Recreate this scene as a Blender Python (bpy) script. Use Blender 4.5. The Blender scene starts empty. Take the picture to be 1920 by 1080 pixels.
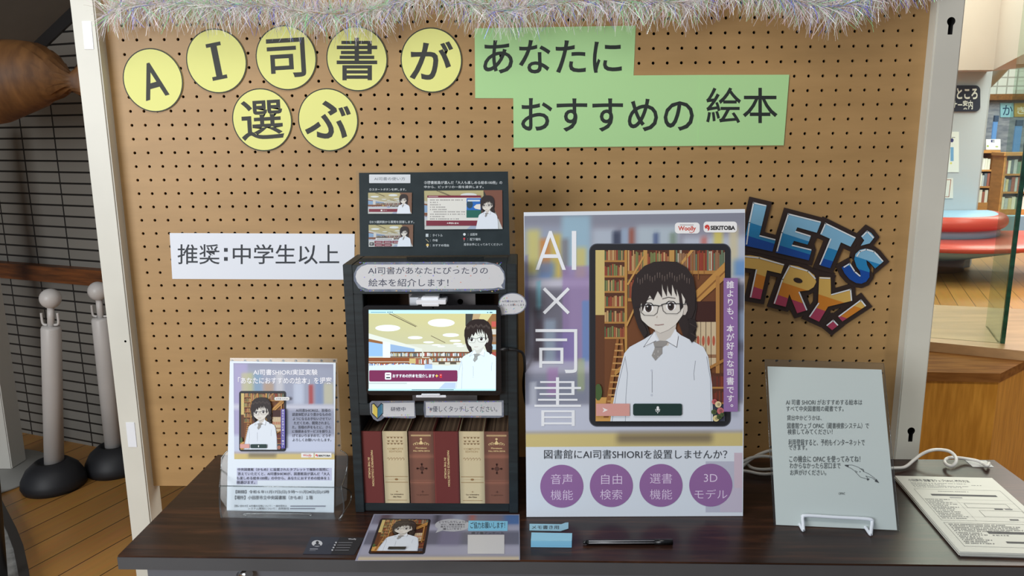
import bpy, bmesh, math, random
from mathutils import Vector, Matrix, Euler, geometry
random.seed(11)
S = bpy.context.scene
COL = S.collection

# ------------------------------------------------------------------ camera
FPX, Z0 = 1448.14, 1.645
CAM = Vector((0.88545, -1.71568, 1.44484))
ROT = Euler((1.37080561, 0.00834881, 0.02768549), 'XYZ')
cd = bpy.data.cameras.new('camera'); cd.sensor_width = 36; cd.lens = 36 * FPX / 1920
cd.clip_start = 0.02; cd.clip_end = 100
co = bpy.data.objects.new('camera', cd); co.location = CAM; co.rotation_euler = ROT
COL.objects.link(co); S.camera = co

# ------------------------------------------------------------------ light and exposure
w = bpy.data.worlds.new('world'); S.world = w; w.use_nodes = True
w.node_tree.nodes['Background'].inputs[0].default_value = (0.80, 0.88, 1.0, 1)
w.node_tree.nodes['Background'].inputs[1].default_value = 0.24
def area(name, loc, target, sx, sy, power, col):
    l = bpy.data.lights.new(name, 'AREA'); l.shape = 'RECTANGLE'; l.size = sx; l.size_y = sy
    l.energy = power; l.color = col
    o = bpy.data.objects.new(name, l); o.location = loc
    o.rotation_euler = (Vector(target) - Vector(loc)).to_track_quat('-Z', 'Y').to_euler()
    COL.objects.link(o); return o
area('daylight_window', (-1.5, -2.9, 1.75), (0.3, 0, 1.1), 1.8, 1.5, 84, (0.95, 0.98, 1.0))
area('ceiling_lamp', (0.5, -1.1, 3.3), (0.6, -0.1, 1.2), 1.6, 0.6, 24, (1.0, 0.96, 0.90))
area('library_lamp', (5.0, 4.5, 3.4), (5.0, 5.5, 0), 4.0, 4.0, 400, (1.0, 0.97, 0.92))
area('library_lamp', (9.0, 9.5, 3.6), (9.0, 10.5, 0.5), 5.0, 4.0, 480, (1.0, 0.96, 0.90))
area('sill_lamp', (2.6, 1.8, 3.0), (2.3, 1.0, 0.5), 1.2, 1.2, 45, (1.0, 0.94, 0.82))
def spot(name, loc, target, power, angle, col):
    l = bpy.data.lights.new(name, 'SPOT'); l.energy = power; l.color = col; l.spot_size = math.radians(angle); l.spot_blend = 0.6; l.shadow_soft_size = 0.15
    o = bpy.data.objects.new(name, l); o.location = loc; o.rotation_euler = (Vector(target) - Vector(loc)).to_track_quat('-Z', 'Y').to_euler(); COL.objects.link(o)
spot('cabinet_fill_spot', (3.0, -1.2, 3.0), (2.15, 0.25, 0.6), 95, 32, (1.0, 0.95, 0.85))  # unseen spot added to brighten the cabinet front
S.view_settings.view_transform = 'Standard'; S.view_settings.look = 'None'
S.view_settings.gamma = 1; S.view_settings.use_curve_mapping = False
S.view_settings.exposure = 0.1

# ------------------------------------------------------------------ helpers
ROTM = ROT.to_matrix()
def ray(u, v): return ROTM @ Vector(((u - 960) / FPX, -(v - 540) / FPX, -1))
def on_y(u, v, y): d = ray(u, v); return CAM + d * ((y - CAM.y) / d.y)
def on_z(u, v, z): d = ray(u, v); return CAM + d * ((z - CAM.z) / d.z)

def lin(c):
    r = []
    for x in c[:3]:
        x = max(0, min(255, x)) / 255
        r.append(x / 12.92 if x <= 0.04045 else ((x + 0.055) / 1.055) ** 2.4)
    return (*r, 1)

MATS = {}
def mat(name, rgb, rough=0.5, metal=0, noise=0.0, nscale=20, stretch=(1, 1, 1), bump=0.0, spec=0.5, coat=0, rgb2=None):
    if name in MATS: return MATS[name]
    m = bpy.data.materials.new(name); m.use_nodes = True; nt = m.node_tree; b = nt.nodes['Principled BSDF']
    b.inputs['Roughness'].default_value = rough; b.inputs['Metallic'].default_value = metal
    b.inputs['Specular IOR Level'].default_value = spec; b.inputs['Coat Weight'].default_value = coat
    b.inputs['Base Color'].default_value = lin(rgb)
    if noise or rgb2 or bump:
        tc = nt.nodes.new('ShaderNodeTexCoord'); mp = nt.nodes.new('ShaderNodeMapping'); mp.inputs['Scale'].default_value = stretch
        nz = nt.nodes.new('ShaderNodeTexNoise'); nz.inputs['Scale'].default_value = nscale; nz.inputs['Detail'].default_value = 6
        nt.links.new(tc.outputs['Object'], mp.inputs[0]); nt.links.new(mp.outputs[0], nz.inputs['Vector'])
        if noise or rgb2:
            rp = nt.nodes.new('ShaderNodeValToRGB')
            c2 = rgb2 or tuple(x * (1 - noise) for x in rgb)
            rp.color_ramp.elements[0].position = 0.35; rp.color_ramp.elements[1].position = 0.65
            rp.color_ramp.elements[0].color = lin(c2); rp.color_ramp.elements[1].color = lin(rgb)
            nt.links.new(nz.outputs['Fac'], rp.inputs[0]); nt.links.new(rp.outputs[0], b.inputs['Base Color'])
        if bump:
            bp = nt.nodes.new('ShaderNodeBump'); bp.inputs['Strength'].default_value = bump; bp.inputs['Distance'].default_value = 0.002
            nt.links.new(nz.outputs['Fac'], bp.inputs['Height']); nt.links.new(bp.outputs[0], b.inputs['Normal'])
    MATS[name] = m; return m

def clear_mat(name, tint, gl=0.04, rough=0.03, facing=0.35):
    m = bpy.data.materials.new(name); m.use_nodes = True; nt = m.node_tree
    for n in list(nt.nodes):
        if n.type == 'BSDF_PRINCIPLED': nt.nodes.remove(n)
    out = [n for n in nt.nodes if n.type == 'OUTPUT_MATERIAL'][0]
    t = nt.nodes.new('ShaderNodeBsdfTransparent'); t.inputs[0].default_value = lin(tint)
    g = nt.nodes.new('ShaderNodeBsdfGlossy'); g.inputs['Roughness'].default_value = rough
    fr = nt.nodes.new('ShaderNodeLayerWeight'); fr.inputs[0].default_value = 0.25
    ma = nt.nodes.new('ShaderNodeMath'); ma.operation = 'MULTIPLY_ADD'; ma.inputs[1].default_value = facing; ma.inputs[2].default_value = gl
    nt.links.new(fr.outputs['Facing'], ma.inputs[0])
    mx = nt.nodes.new('ShaderNodeMixShader'); nt.links.new(ma.outputs[0], mx.inputs[0])
    nt.links.new(t.outputs[0], mx.inputs[1]); nt.links.new(g.outputs[0], mx.inputs[2]); nt.links.new(mx.outputs[0], out.inputs[0])
    MATS[name] = m; return m

def print_mat(name, rough, coat=0.0, emit=0.0):
    m = bpy.data.materials.new(name); m.use_nodes = True; nt = m.node_tree; b = nt.nodes['Principled BSDF']
    a = nt.nodes.new('ShaderNodeAttribute'); a.attribute_name = 'Col'
    b.inputs['Roughness'].default_value = rough; b.inputs['Coat Weight'].default_value = coat; b.inputs['Coat Roughness'].default_value = 0.08
    if emit:
        b.inputs['Base Color'].default_value = (0.01, 0.01, 0.01, 1); b.inputs['Emission Strength'].default_value = emit
        tn = nt.nodes.new('ShaderNodeMix'); tn.data_type = 'RGBA'; tn.blend_type = 'MULTIPLY'; tn.inputs[0].default_value = 1; tn.inputs[7].default_value = (0.90, 1.0, 1.03, 1)
        nt.links.new(a.outputs['Color'], tn.inputs[6]); nt.links.new(tn.outputs[2], b.inputs['Emission Color'])
    else:
        nt.links.new(a.outputs['Color'], b.inputs['Base Color'])
    MATS[name] = m; return m
PAPER = print_mat('printed_paper', 0.65)
GLOSSY = print_mat('laminated_print', 0.45, 0.15)
SCREEN = print_mat('lit_screen', 0.2, 0.0, 1.2)

def tag(o, label=None, cat=None, group=None, kind=None):
    if label: o['label'] = label
    if cat: o['category'] = cat
    if group: o['group'] = group
    if kind: o['kind'] = kind
    return o
def thing(name, label, cat, loc, group=None):
    o = bpy.data.objects.new(name, None); o.location = loc; o.empty_display_size = 0.05
    COL.objects.link(o); return tag(o, label, cat, group)
def world_loc(o):
    v = Vector(o.location)
    while o.parent: o = o.parent; v += Vector(o.location)
    return v

class MB:
    """collects solids in world coordinates; build() links them as one mesh object"""
    def __init__(s): s.bm = bmesh.new()
    def box(s, a, b, bevel=0.0, mi=0):
        x0, x1 = sorted((a[0], b[0])); y0, y1 = sorted((a[1], b[1])); z0, z1 = sorted((a[2], b[2]))
        c = Matrix.Translation(((x0 + x1) / 2, (y0 + y1) / 2, (z0 + z1) / 2)) @ Matrix.Diagonal((x1 - x0, y1 - y0, z1 - z0, 1))
        return s.cube(c, bevel, mi)
    def cube(s, m, bevel=0.0, mi=0):
        t = bmesh.new(); bmesh.ops.create_cube(t, size=1, matrix=m)
        if bevel: bmesh.ops.bevel(t, geom=list(t.edges), offset=bevel, segments=2, affect='EDGES')
        s.merge(t, mi); return s
    def merge(s, t, mi=0):
        t.verts.index_update(); vs = [s.bm.verts.new(v.co) for v in t.verts]
        for f in t.faces:
            try: g = s.bm.faces.new([vs[v.index] for v in f.verts]); g.material_index = mi; g.smooth = f.smooth
            except ValueError: pass
        t.free()
    def prism(s, pts, z0, z1, mi=0):
        """horizontal polygon pts (x,y) extruded from z0 to z1"""
        b = [s.bm.verts.new((p[0], p[1], z0)) for p in pts]; t = [s.bm.verts.new((p[0], p[1], z1)) for p in pts]
        n = len(pts)
        fs = [s.bm.faces.new(t), s.bm.faces.new(b[::-1])] + [s.bm.faces.new((b[i], b[(i + 1) % n], t[(i + 1) % n], t[i])) for i in range(n)]
        for f in fs: f.material_index = mi
        return s
    def slab(s, M, pts, thick, mi=0, tris=None):
        """outline pts in a plane's local coordinates, thickness behind the plane"""
        n = len(pts); ar = sum(pts[i][0] * pts[(i + 1) % n][1] - pts[(i + 1) % n][0] * pts[i][1] for i in range(n))
        if ar < 0: pts = pts[::-1]
        f = [s.bm.verts.new(M @ Vector((p[0], p[1], 0))) for p in pts]
        b = [s.bm.verts.new(M @ Vector((p[0], p[1], -thick))) for p in pts]
        tr = geometry.tessellate_polygon([[Vector((p[0], p[1], 0)) for p in pts]])
        for t in tr:
            a = [pts[i] for i in t]
            c = (a[1][0] - a[0][0]) * (a[2][1] - a[0][1]) - (a[2][0] - a[0][0]) * (a[1][1] - a[0][1])
            t = t if c > 0 else t[::-1]
            try:
                s.bm.faces.new([f[i] for i in t]).material_index = mi
                s.bm.faces.new([b[i] for i in t[::-1]]).material_index = mi
            except ValueError: pass
        for i in range(n): s.bm.faces.new((f[i], b[i], b[(i + 1) % n], f[(i + 1) % n])).material_index = mi
        return s
    def tube(s, pts, r, seg=10, mi=0, smooth_path=True):
        pts = [Vector(p) for p in pts]
        if smooth_path and len(pts) > 2:
            q = []
            for i in range(len(pts) - 1):
                p0 = pts[max(i - 1, 0)]; p1 = pts[i]; p2 = pts[i + 1]; p3 = pts[min(i + 2, len(pts) - 1)]
                for k in range(6):
                    t = k / 6
                    q.append(0.5 * ((2 * p1) + (p2 - p0) * t + (2 * p0 - 5 * p1 + 4 * p2 - p3) * t * t + (3 * p1 - p0 - 3 * p2 + p3) * t ** 3))
            q.append(pts[-1]); pts = q
        rings = []; up = None
        for i, p in enumerate(pts):
            d = (pts[min(i + 1, len(pts) - 1)] - pts[max(i - 1, 0)]).normalized()
            if up is None: up = d.orthogonal().normalized()
            up = (up - d * up.dot(d)).normalized(); sd = d.cross(up)
            rr = r[i] if isinstance(r, (list, tuple)) else r
            rings.append([s.bm.verts.new(p + (up * math.cos(2 * math.pi * k / seg) + sd * math.sin(2 * math.pi * k / seg)) * rr) for k in range(seg)])
        for a, b in zip(rings, rings[1:]):
            for k in range(seg):
                f = s.bm.faces.new((a[k], a[(k + 1) % seg], b[(k + 1) % seg], b[k])); f.smooth = True; f.material_index = mi
        s.bm.faces.new(rings[0][::-1]).material_index = mi; s.bm.faces.new(rings[-1]).material_index = mi
        return s
    def lathe(s, c, prof, seg=40, mi=0, M=None, a0=0.0, a1=None):
        """profile (radius, height) turned about the vertical through c"""
        c = Vector(c); rings = []; full = a1 is None; span = 2 * math.pi if full else a1 - a0; nk = seg if full else seg + 1
        for r, z in prof:
            rg = []
            for k in range(nk):
                a = a0 + span * k / seg; v = Vector((r * math.cos(a), r * math.sin(a), z))
                rg.append(s.bm.verts.new((M @ v if M else v) + c))
            rings.append(rg)
        for a, b in zip(rings, rings[1:]):
            for k in range(seg):
                f = s.bm.faces.new((a[k], a[(k + 1) % nk], b[(k + 1) % nk], b[k])); f.smooth = True; f.material_index = mi
        if not full:
            for e in (0, seg):
                try: s.bm.faces.new([rg[e] for rg in rings])
                except ValueError: pass
            return s
        if prof[0][0] > 1e-5: s.bm.faces.new(rings[0][::-1]).material_index = mi
        if prof[-1][0] > 1e-5: s.bm.faces.new(rings[-1]).material_index = mi
        return s
    def build(s, name, m, parent=None, origin=None):
        ms = m if isinstance(m, list) else [m]
        bmesh.ops.remove_doubles(s.bm, verts=list(s.bm.verts), dist=1e-6)
        bmesh.ops.recalc_face_normals(s.bm, faces=list(s.bm.faces))
        me = bpy.data.meshes.new(name)
        if parent is not None: org = world_loc(parent)
        elif origin is not None: org = Vector(origin)
        else:
            zs = [v.co for v in s.bm.verts]
            org = Vector((sum(v.x for v in zs) / len(zs), sum(v.y for v in zs) / len(zs), min(v.z for v in zs)))
        bmesh.ops.translate(s.bm, verts=list(s.bm.verts), vec=-org)
        s.bm.to_mesh(me); s.bm.free()
        for x in ms: me.materials.append(x)
        o = bpy.data.objects.new(name, me); COL.objects.link(o)
        if parent is not None: o.parent = parent
        else: o.location = org
        return o
def structure(o): o['kind'] = 'structure'; return o

class Plane:
    def __init__(s, o, x=(1, 0, 0), up=(0, 0, 1)):
        s.o = Vector(o); s.x = Vector(x).normalized(); u = Vector(up); s.u = (u - s.x * u.dot(s.x)).normalized(); s.n = s.x.cross(s.u)
        s.M = Matrix(((s.x.x, s.u.x, s.n.x, s.o.x), (s.x.y, s.u.y, s.n.y, s.o.y), (s.x.z, s.u.z, s.n.z, s.o.z), (0, 0, 0, 1)))
    def px(s, u, v):
        d = ray(u, v); P = CAM + d * ((s.o - CAM).dot(s.n) / d.dot(s.n)) - s.o
        return (P.dot(s.x), P.dot(s.u))
    def zm(s, ox, oy, k): return lambda x, y: s.px(ox + x / k, oy + y / k)
    def w(s, a, b, h=0): return s.M @ Vector((a, b, h))

GLYPH = {}
def glyphs(txt, bold=0.0):
    k = (txt, bold)
    if k in GLYPH: return GLYPH[k]
    cu = bpy.data.curves.new('t', 'FONT'); cu.body = txt; cu.resolution_u = 3; cu.offset = bold; cu.dimensions = '2D'; cu.fill_mode = 'FRONT'
    o = bpy.data.objects.new('t', cu); COL.objects.link(o)
    dg = bpy.context.evaluated_depsgraph_get(); me = bpy.data.meshes.new_from_object(o.evaluated_get(dg))
    vs = [(v.co.x, v.co.y) for v in me.vertices]; fs = [tuple(p.vertices) for p in me.polygons]
    bpy.data.objects.remove(o); bpy.data.curves.remove(cu); bpy.data.meshes.remove(me)
    GLYPH[k] = (vs, fs); return GLYPH[k]

STEP = 0.00005
class Art:
    """flat printed or cut graphics, laid on a plane as coloured layers, each its own hair's thickness above the last"""
    def __init__(s, plane, base=0.0001): s.p = plane; s.h = base; s.v = []; s.f = []; s.c = []; s.clip = None
    def _tri(s, a, c):
        if s.clip:
            for (px, py, nx, ny) in s.clip:
                out = []
                for i in range(len(a)):
                    p, q = a[i], a[(i + 1) % len(a)]
                    dp = (p[0] - px) * nx + (p[1] - py) * ny; dq = (q[0] - px) * nx + (q[1] - py) * ny
                    if dp >= 0: out.append(p)
                    if (dp >= 0) != (dq >= 0):
                        t = dp / (dp - dq); out.append((p[0] + (q[0] - p[0]) * t, p[1] + (q[1] - p[1]) * t))
                a = out
                if len(a) < 3: return
        ar = sum(a[i][0] * a[(i + 1) % len(a)][1] - a[(i + 1) % len(a)][0] * a[i][1] for i in range(len(a)))
        if abs(ar) < 1e-12: return
        if ar < 0: a = a[::-1]
        n = len(s.v); s.v += [(p[0], p[1], s.h) for p in a]; s.f.append(tuple(range(n, n + len(a)))); s.c.append([c] * len(a))
    def poly(s, pts, col, step=True):
        c = lin(col)
        for t in geometry.tessellate_polygon([[Vector((p[0], p[1], 0)) for p in pts]]): s._tri([pts[i] for i in t], c)
        if step: s.h += STEP
        return s
    def setclip(s, pts):
        if pts is None: s.clip = None; return
        n = len(pts); ar = sum(pts[i][0] * pts[(i + 1) % n][1] - pts[(i + 1) % n][0] * pts[i][1] for i in range(n)); k = 1 if ar > 0 else -1
        s.clip = []
        for i in range(n):
            p, q = pts[i], pts[(i + 1) % n]; s.clip.append((p[0], p[1], -(q[1] - p[1]) * k, (q[0] - p[0]) * k))
    def rect(s, m, x0, y0, x1, y1, col, step=True): return s.poly([m(x0, y0), m(x1, y0), m(x1, y1), m(x0, y1)], col, step)
    def rrect(s, m, x0, y0, x1, y1, r, col, step=True): return s.poly(rr(m, x0, y0, x1, y1, r), col, step)
    def ell(s, m, cx, cy, rx, ry, col, n=28, step=True, rot=0):
        cr, sr = math.cos(rot), math.sin(rot)
        return s.poly([m(cx + rx * math.cos(2 * math.pi * i / n) * cr - ry * math.sin(2 * math.pi * i / n) * sr,
                         cy + rx * math.cos(2 * math.pi * i / n) * sr + ry * math.sin(2 * math.pi * i / n) * cr) for i in range(n)], col, step)
    def line(s, m, pts, wd, col, step=True, closed=False):
        q = [m(*p) for p in pts]; s0 = m(pts[0][0], pts[0][1]); s1 = m(pts[0][0] + 1, pts[0][1])
        k = math.hypot(s1[0] - s0[0], s1[1] - s0[1]) * wd / 2; c = lin(col)
        if closed: q.append(q[0])
        for a, b in zip(q, q[1:]):
            d = math.hypot(b[0] - a[0], b[1] - a[1]) or 1; ux, uy = (b[0] - a[0]) / d, (b[1] - a[1]) / d
            nx, ny = -uy * k, ux * k; ex, ey = ux * k * 0.6, uy * k * 0.6
            A = (a[0] + nx - ex, a[1] + ny - ey); B = (b[0] + nx + ex, b[1] + ny + ey); Cc = (b[0] - nx + ex, b[1] - ny + ey); D = (a[0] - nx - ex, a[1] - ny - ey)
            s._tri([A, B, Cc], c); s._tri([A, Cc, D], c)
        if step: s.h += STEP
        return s
    def text(s, txt, m, x0, y0, x1, y1, col, bold=0.0, rot=0):
        vs, fs = glyphs(txt, bold)
        if not vs: return s
        ax = min(v[0] for v in vs); bx = max(v[0] for v in vs); ay = min(v[1] for v in vs); by = max(v[1] for v in vs)
        c = lin(col); cx, cy = (x0 + x1) / 2, (y0 + y1) / 2; cr, sr = math.cos(rot), math.sin(rot)
        q = []
        for (x, y) in vs:
            X = (x0 + (x - ax) / (bx - ax) * (x1 - x0)) if bx > ax else cx; Y = (y1 + (y - ay) / (by - ay) * (y0 - y1)) if by > ay else cy
            if rot: X, Y = cx + (X - cx) * cr - (Y - cy) * sr, cy + (X - cx) * sr + (Y - cy) * cr
            q.append(m(X, Y))
        for f in fs: s._tri([q[i] for i in f], c)
        s.h += STEP; return s
    def column(s, txt, m, cx, y0, pitch, size, col, bold=0.0):
        """vertical writing, one character cell under another"""
        rx, _ = glyphs('国', bold); w0 = min(v[0] for v in rx); w1 = max(v[0] for v in rx); h0 = min(v[1] for v in rx); h1 = max(v[1] for v in rx)
        k = size / (h1 - h0); c = lin(col)
        for i, ch in enumerate(txt):
            vs, fs = glyphs(ch, bold); oy = y0 + i * pitch + size
            ox = cx - size / 2
            if ch in '、。': ox += size * 0.55; oy -= size * 0.55
            q = [m(ox + (x - w0) * k, oy - (y - h0) * k) for x, y in vs]
            for f in fs: s._tri([q[j] for j in f], c)
        s.h += STEP; return s
    def field(s, m, nx, ny, fn):
        """a soft printed picture: colour per grid point from fn(u, v)"""
        P = [[m(i / nx, j / ny) for i in range(nx + 1)] for j in range(ny + 1)]; K = [[lin(fn(i / nx, j / ny)) for i in range(nx + 1)] for j in range(ny + 1)]
        for j in range(ny):
            for i in range(nx):
                n = len(s.v); ids = [(i, j + 1), (i + 1, j + 1), (i + 1, j), (i, j)]
                s.v += [(*P[b][a], s.h) for a, b in ids]; s.f.append((n, n + 1, n + 2, n + 3)); s.c.append([K[b][a] for a, b in ids])
        s.h += STEP; return s
    def build(s, name, m, parent=None, label=None):
        org = world_loc(parent) if parent is not None else s.p.o
        me = bpy.data.meshes.new(name); M = s.p.M
        me.from_pydata([tuple(M @ Vector(v) - org) for v in s.v], [], s.f)
        at = me.color_attributes.new('Col', 'FLOAT_COLOR', 'CORNER')
        flat = [x for f in s.c for c in f for x in c]; at.data.foreach_set('color', flat)
        me.materials.append(m); o = bpy.data.objects.new(name, me); COL.objects.link(o)
        if parent is not None: o.parent = parent
        else: o.location = org
        if label: o['label'] = label
        return o
def rr(m, x0, y0, x1, y1, r, n=6):
    pts = []
    for cx, cy, a0 in ((x1 - r, y0 + r, -90), (x1 - r, y1 - r, 0), (x0 + r, y1 - r, 90), (x0 + r, y0 + r, 180)):
        for k in range(n + 1):
            a = math.radians(a0 + 90 * k / n); pts.append(m(cx + r * math.cos(a), cy + r * math.sin(a)))
    return pts
def join_print(slab_obj, art_obj):
    """the paper and what is printed on it are one mesh"""
    bm = bmesh.new(); bm.from_mesh(slab_obj.data)
    n0 = len(bm.faces); n1 = len(slab_obj.data.materials)
    off = world_loc(art_obj) - world_loc(slab_obj)
    me2 = art_obj.data; me2.transform(Matrix.Translation(off)); bm.from_mesh(me2)
    bm.faces.ensure_lookup_table()
    for i in range(n0, len(bm.faces)): bm.faces[i].material_index = n1
    me2.transform(Matrix.Translation(-off))
    m = me2.materials[0]; bm.to_mesh(slab_obj.data); bm.free(); slab_obj.data.materials.append(m)
    bpy.data.objects.remove(art_obj); return slab_obj
def copy_thing(root, loc, label):
    r = root.copy(); COL.objects.link(r); r.location = loc; r['label'] = label
    for ch in list(root.children):
        c = ch.copy(); COL.objects.link(c); c.parent = r
        for g in ch.children:
            d = g.copy(); COL.objects.link(d); d.parent = c
    return r

WHITE = mat('white_paper', (232, 236, 240), 0.7)
# ================================================================== the setting
def plank_mat(name, d, c1, c2, width, length, rough=0.35, rows_dark=(40, 25, 10)):
    m = bpy.data.materials.new(name); m.use_nodes = True; nt = m.node_tree; b = nt.nodes['Principled BSDF']; b.inputs['Roughness'].default_value = rough
    tc = nt.nodes.new('ShaderNodeTexCoord'); cmb = nt.nodes.new('ShaderNodeCombineXYZ')
    for i, v in enumerate((d, (-d[1], d[0], 0))):
        dt = nt.nodes.new('ShaderNodeVectorMath'); dt.operation = 'DOT_PRODUCT'; dt.inputs[1].default_value = (v[0], v[1], 0)
        nt.links.new(tc.outputs['Object'], dt.inputs[0]); nt.links.new(dt.outputs['Value'], cmb.inputs[i])
    br = nt.nodes.new('ShaderNodeTexBrick'); br.offset = 0.37; br.inputs['Scale'].default_value = 1
    br.inputs['Brick Width'].default_value = length; br.inputs['Row Height'].default_value = width; br.inputs['Mortar Size'].default_value = 0.0022
    br.inputs['Color1'].default_value = lin(c1); br.inputs['Color2'].default_value = lin(c2); br.inputs['Mortar'].default_value = lin(rows_dark)
    nt.links.new(cmb.outputs[0], br.inputs['Vector'])
    mp = nt.nodes.new('ShaderNodeMapping'); mp.inputs['Scale'].default_value = (2, 40, 1); nt.links.new(cmb.outputs[0], mp.inputs[0])
    nz = nt.nodes.new('ShaderNodeTexNoise'); nz.inputs['Scale'].default_value = 1.5; nz.inputs['Detail'].default_value = 5; nt.links.new(mp.outputs[0], nz.inputs['Vector'])
    mx = nt.nodes.new('ShaderNodeMix'); mx.data_type = 'RGBA'; mx.blend_type = 'MULTIPLY'; mx.inputs[0].default_value = 0.35
    nt.links.new(br.outputs['Color'], mx.inputs[6]); nt.links.new(nz.outputs['Color'], mx.inputs[7]); nt.links.new(mx.outputs[2], b.inputs['Base Color'])
    MATS[name] = m; return m
FLOORM = plank_mat('floor_planks', (0.37, 0.93, 0), (190, 138, 72), (176, 124, 60), 0.13, 1.9)
o = MB().box((-7, -6, -0.05), (18, 18, 0)).build('floor', FLOORM); structure(o)

# tiled wall under the stairs
WA = Vector((-1.693, 1.845, 0)); WD = Vector((0.93790, -0.34690, 0)); WN = Vector((-0.34690, -0.93790, 0))
def tile_mat():
    m = bpy.data.materials.new('wall_tiles'); m.use_nodes = True; nt = m.node_tree; b = nt.nodes['Principled BSDF']; b.inputs['Roughness'].default_value = 0.45
    tc = nt.nodes.new('ShaderNodeTexCoord'); cmb = nt.nodes.new('ShaderNodeCombineXYZ')
    dt = nt.nodes.new('ShaderNodeVectorMath'); dt.operation = 'DOT_PRODUCT'; dt.inputs[1].default_value = WD
    sp = nt.nodes.new('ShaderNodeSeparateXYZ'); nt.links.new(tc.outputs['Object'], sp.inputs[0]); nt.links.new(tc.outputs['Object'], dt.inputs[0])
    a1 = nt.nodes.new('ShaderNodeMath'); a1.inputs[1].default_value = -0.108 + 10 * 0.2045; nt.links.new(dt.outputs['Value'], a1.inputs[0])
    a2 = nt.nodes.new('ShaderNodeMath'); a2.inputs[1].default_value = -0.0195 + 2 * 0.0487; nt.links.new(sp.outputs['Z'], a2.inputs[0])
    nt.links.new(a1.outputs[0], cmb.inputs[0]); nt.links.new(a2.outputs[0], cmb.inputs[1])
    br = nt.nodes.new('ShaderNodeTexBrick'); br.offset = 0; br.inputs['Scale'].default_value = 1; br.inputs['Brick Width'].default_value = 0.2045; br.inputs['Row Height'].default_value = 0.0487
    br.inputs['Mortar Size'].default_value = 0.0042; br.inputs['Mortar Smooth'].default_value = 0.05
    br.inputs['Color1'].default_value = lin((128, 125, 118)); br.inputs['Color2'].default_value = lin((119, 116, 110)); br.inputs['Mortar'].default_value = lin((26, 25, 24))
    nt.links.new(cmb.outputs[0], br.inputs['Vector']); nt.links.new(br.outputs['Color'], b.inputs['Base Color'])
    bp = nt.nodes.new('ShaderNodeBump'); bp.inputs['Distance'].default_value = 0.003; bp.inputs['Strength'].default_value = 0.5; bp.invert = True
    nt.links.new(br.outputs['Fac'], bp.inputs['Height']); nt.links.new(bp.outputs[0], b.inputs['Normal']); return m
def soffz(s): return 1.839 + 0.53 * (s - 0.485)
wp = Plane(WA, WD)
o = MB().slab(wp.M, [(-2.2, 0), (2.1, 0), (2.1, soffz(2.1)), (-1.6, soffz(-1.6)), (-2.2, soffz(-1.6))], 0.1).build('wall_left', tile_mat(), origin=WA); structure(o)
PLASTER = mat('stair_plaster', (128, 124, 117), 0.85, noise=0.05, nscale=6)
ms = MB(); a, b_, e = wp.w(-1.6, soffz(-1.6)), wp.w(2.1, soffz(2.1)), WN * 1.75
vs = [a, b_, b_ + e, a + e]; up = Vector((0, 0, 0.16))
lo = [ms.bm.verts.new(v) for v in vs]; hi = [ms.bm.verts.new(v + up) for v in vs]
ms.bm.faces.new(lo[::-1]); ms.bm.faces.new(hi)
for i in range(4): ms.bm.faces.new((lo[i], lo[(i + 1) % 4], hi[(i + 1) % 4], hi[i]))
structure(ms.build('ceiling', PLASTER))
tr = MB(); P = Plane(wp.w(0, 0) + WN * 0.012, WD)
tr.slab(P.M, [(-1.6, soffz(-1.6) - 0.055), (2.1, soffz(2.1) - 0.055), (2.1, soffz(2.1) + 0.004), (-1.6, soffz(-1.6) + 0.004)], 0.014)
structure(tr.build('trim_1', mat('dark_trim', (38, 37, 38), 0.5)))
RAILW = mat('rail_wood', (122, 70, 32), 0.45, noise=0.35, nscale=6, stretch=(1, 1, 12))
rl = MB(); P = Plane(wp.w(0, 0) + WN * 0.05, WD); rl.slab(P.M, [(-1.9, 0.792), (1.9, 0.797), (1.9, 0.868), (-1.9, 0.863)], 0.052)
tag(rl.build('handrail', RAILW), 'long brown wooden rail fixed along the dark-jointed tiled wall', 'rail')

# ------------------------------------------------------------------ the room seen past the right of the board
OAK = mat('oak_vertical', (214, 152, 58), 0.4, rgb2=(186, 126, 40), nscale=14, stretch=(6, 6, 0.7))
OAKH = mat('oak_horizontal', (150, 100, 50), 0.8, rgb2=(124, 78, 36), nscale=14, stretch=(0.7, 4, 6), spec=0.12)
cab = thing('window_cabinet', 'low oak cabinet with an angled corner beyond the right end of the table', 'cabinet', (1.95, 0.55, 0))
MB().prism([(1.6, 0.335), (2.131, 0.302), (2.262, 0.416), (2.46, 0.59), (2.46, 0.76), (1.6, 0.76)], 0.0, 0.775).build('body', OAK, cab)
MB().prism([(1.6, 0.33), (2.131, 0.297), (2.266, 0.412), (2.47, 0.59), (2.47, 0.76), (1.6, 0.76)], 0.775, 0.80).build('cabinet_top', OAKH, cab)
SZ = 0.828
SILLM = mat('sill_wood', (206, 166, 118), 0.25, noise=0.1, nscale=8, stretch=(0.6, 4, 4))
fp = [on_z(1660, 633, SZ), on_z(1970, 663, SZ), on_z(1970, 582, SZ), on_z(1660, 567, SZ)]
sb = MB(); sb.prism([(p.x, p.y) for p in fp], 0.80, SZ); sb.prism([(p.x, max(p.y, 0.77)) for p in (fp[0] + Vector((0, .02, 0)), fp[1] + Vector((0, .35, 0)), fp[2], fp[3])], 0, 0.80)
structure(sb.build('window_sill', SILLM))
GL = clear_mat('pane_glass', (238, 246, 240), 0.03, 0.01, 0.22)
GREEN = mat('green_glass_edge', (28, 92, 66), 0.15, noise=0.4, nscale=9, stretch=(1, 1, 4), spec=0.8)
ws = thing('window_1', None, None, (1.9, 0.7, SZ)); structure(ws)
g0, g1, g2 = on_z(1690, 629, SZ), on_z(1876, 644, SZ), on_z(1852, 612, SZ)
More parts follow.
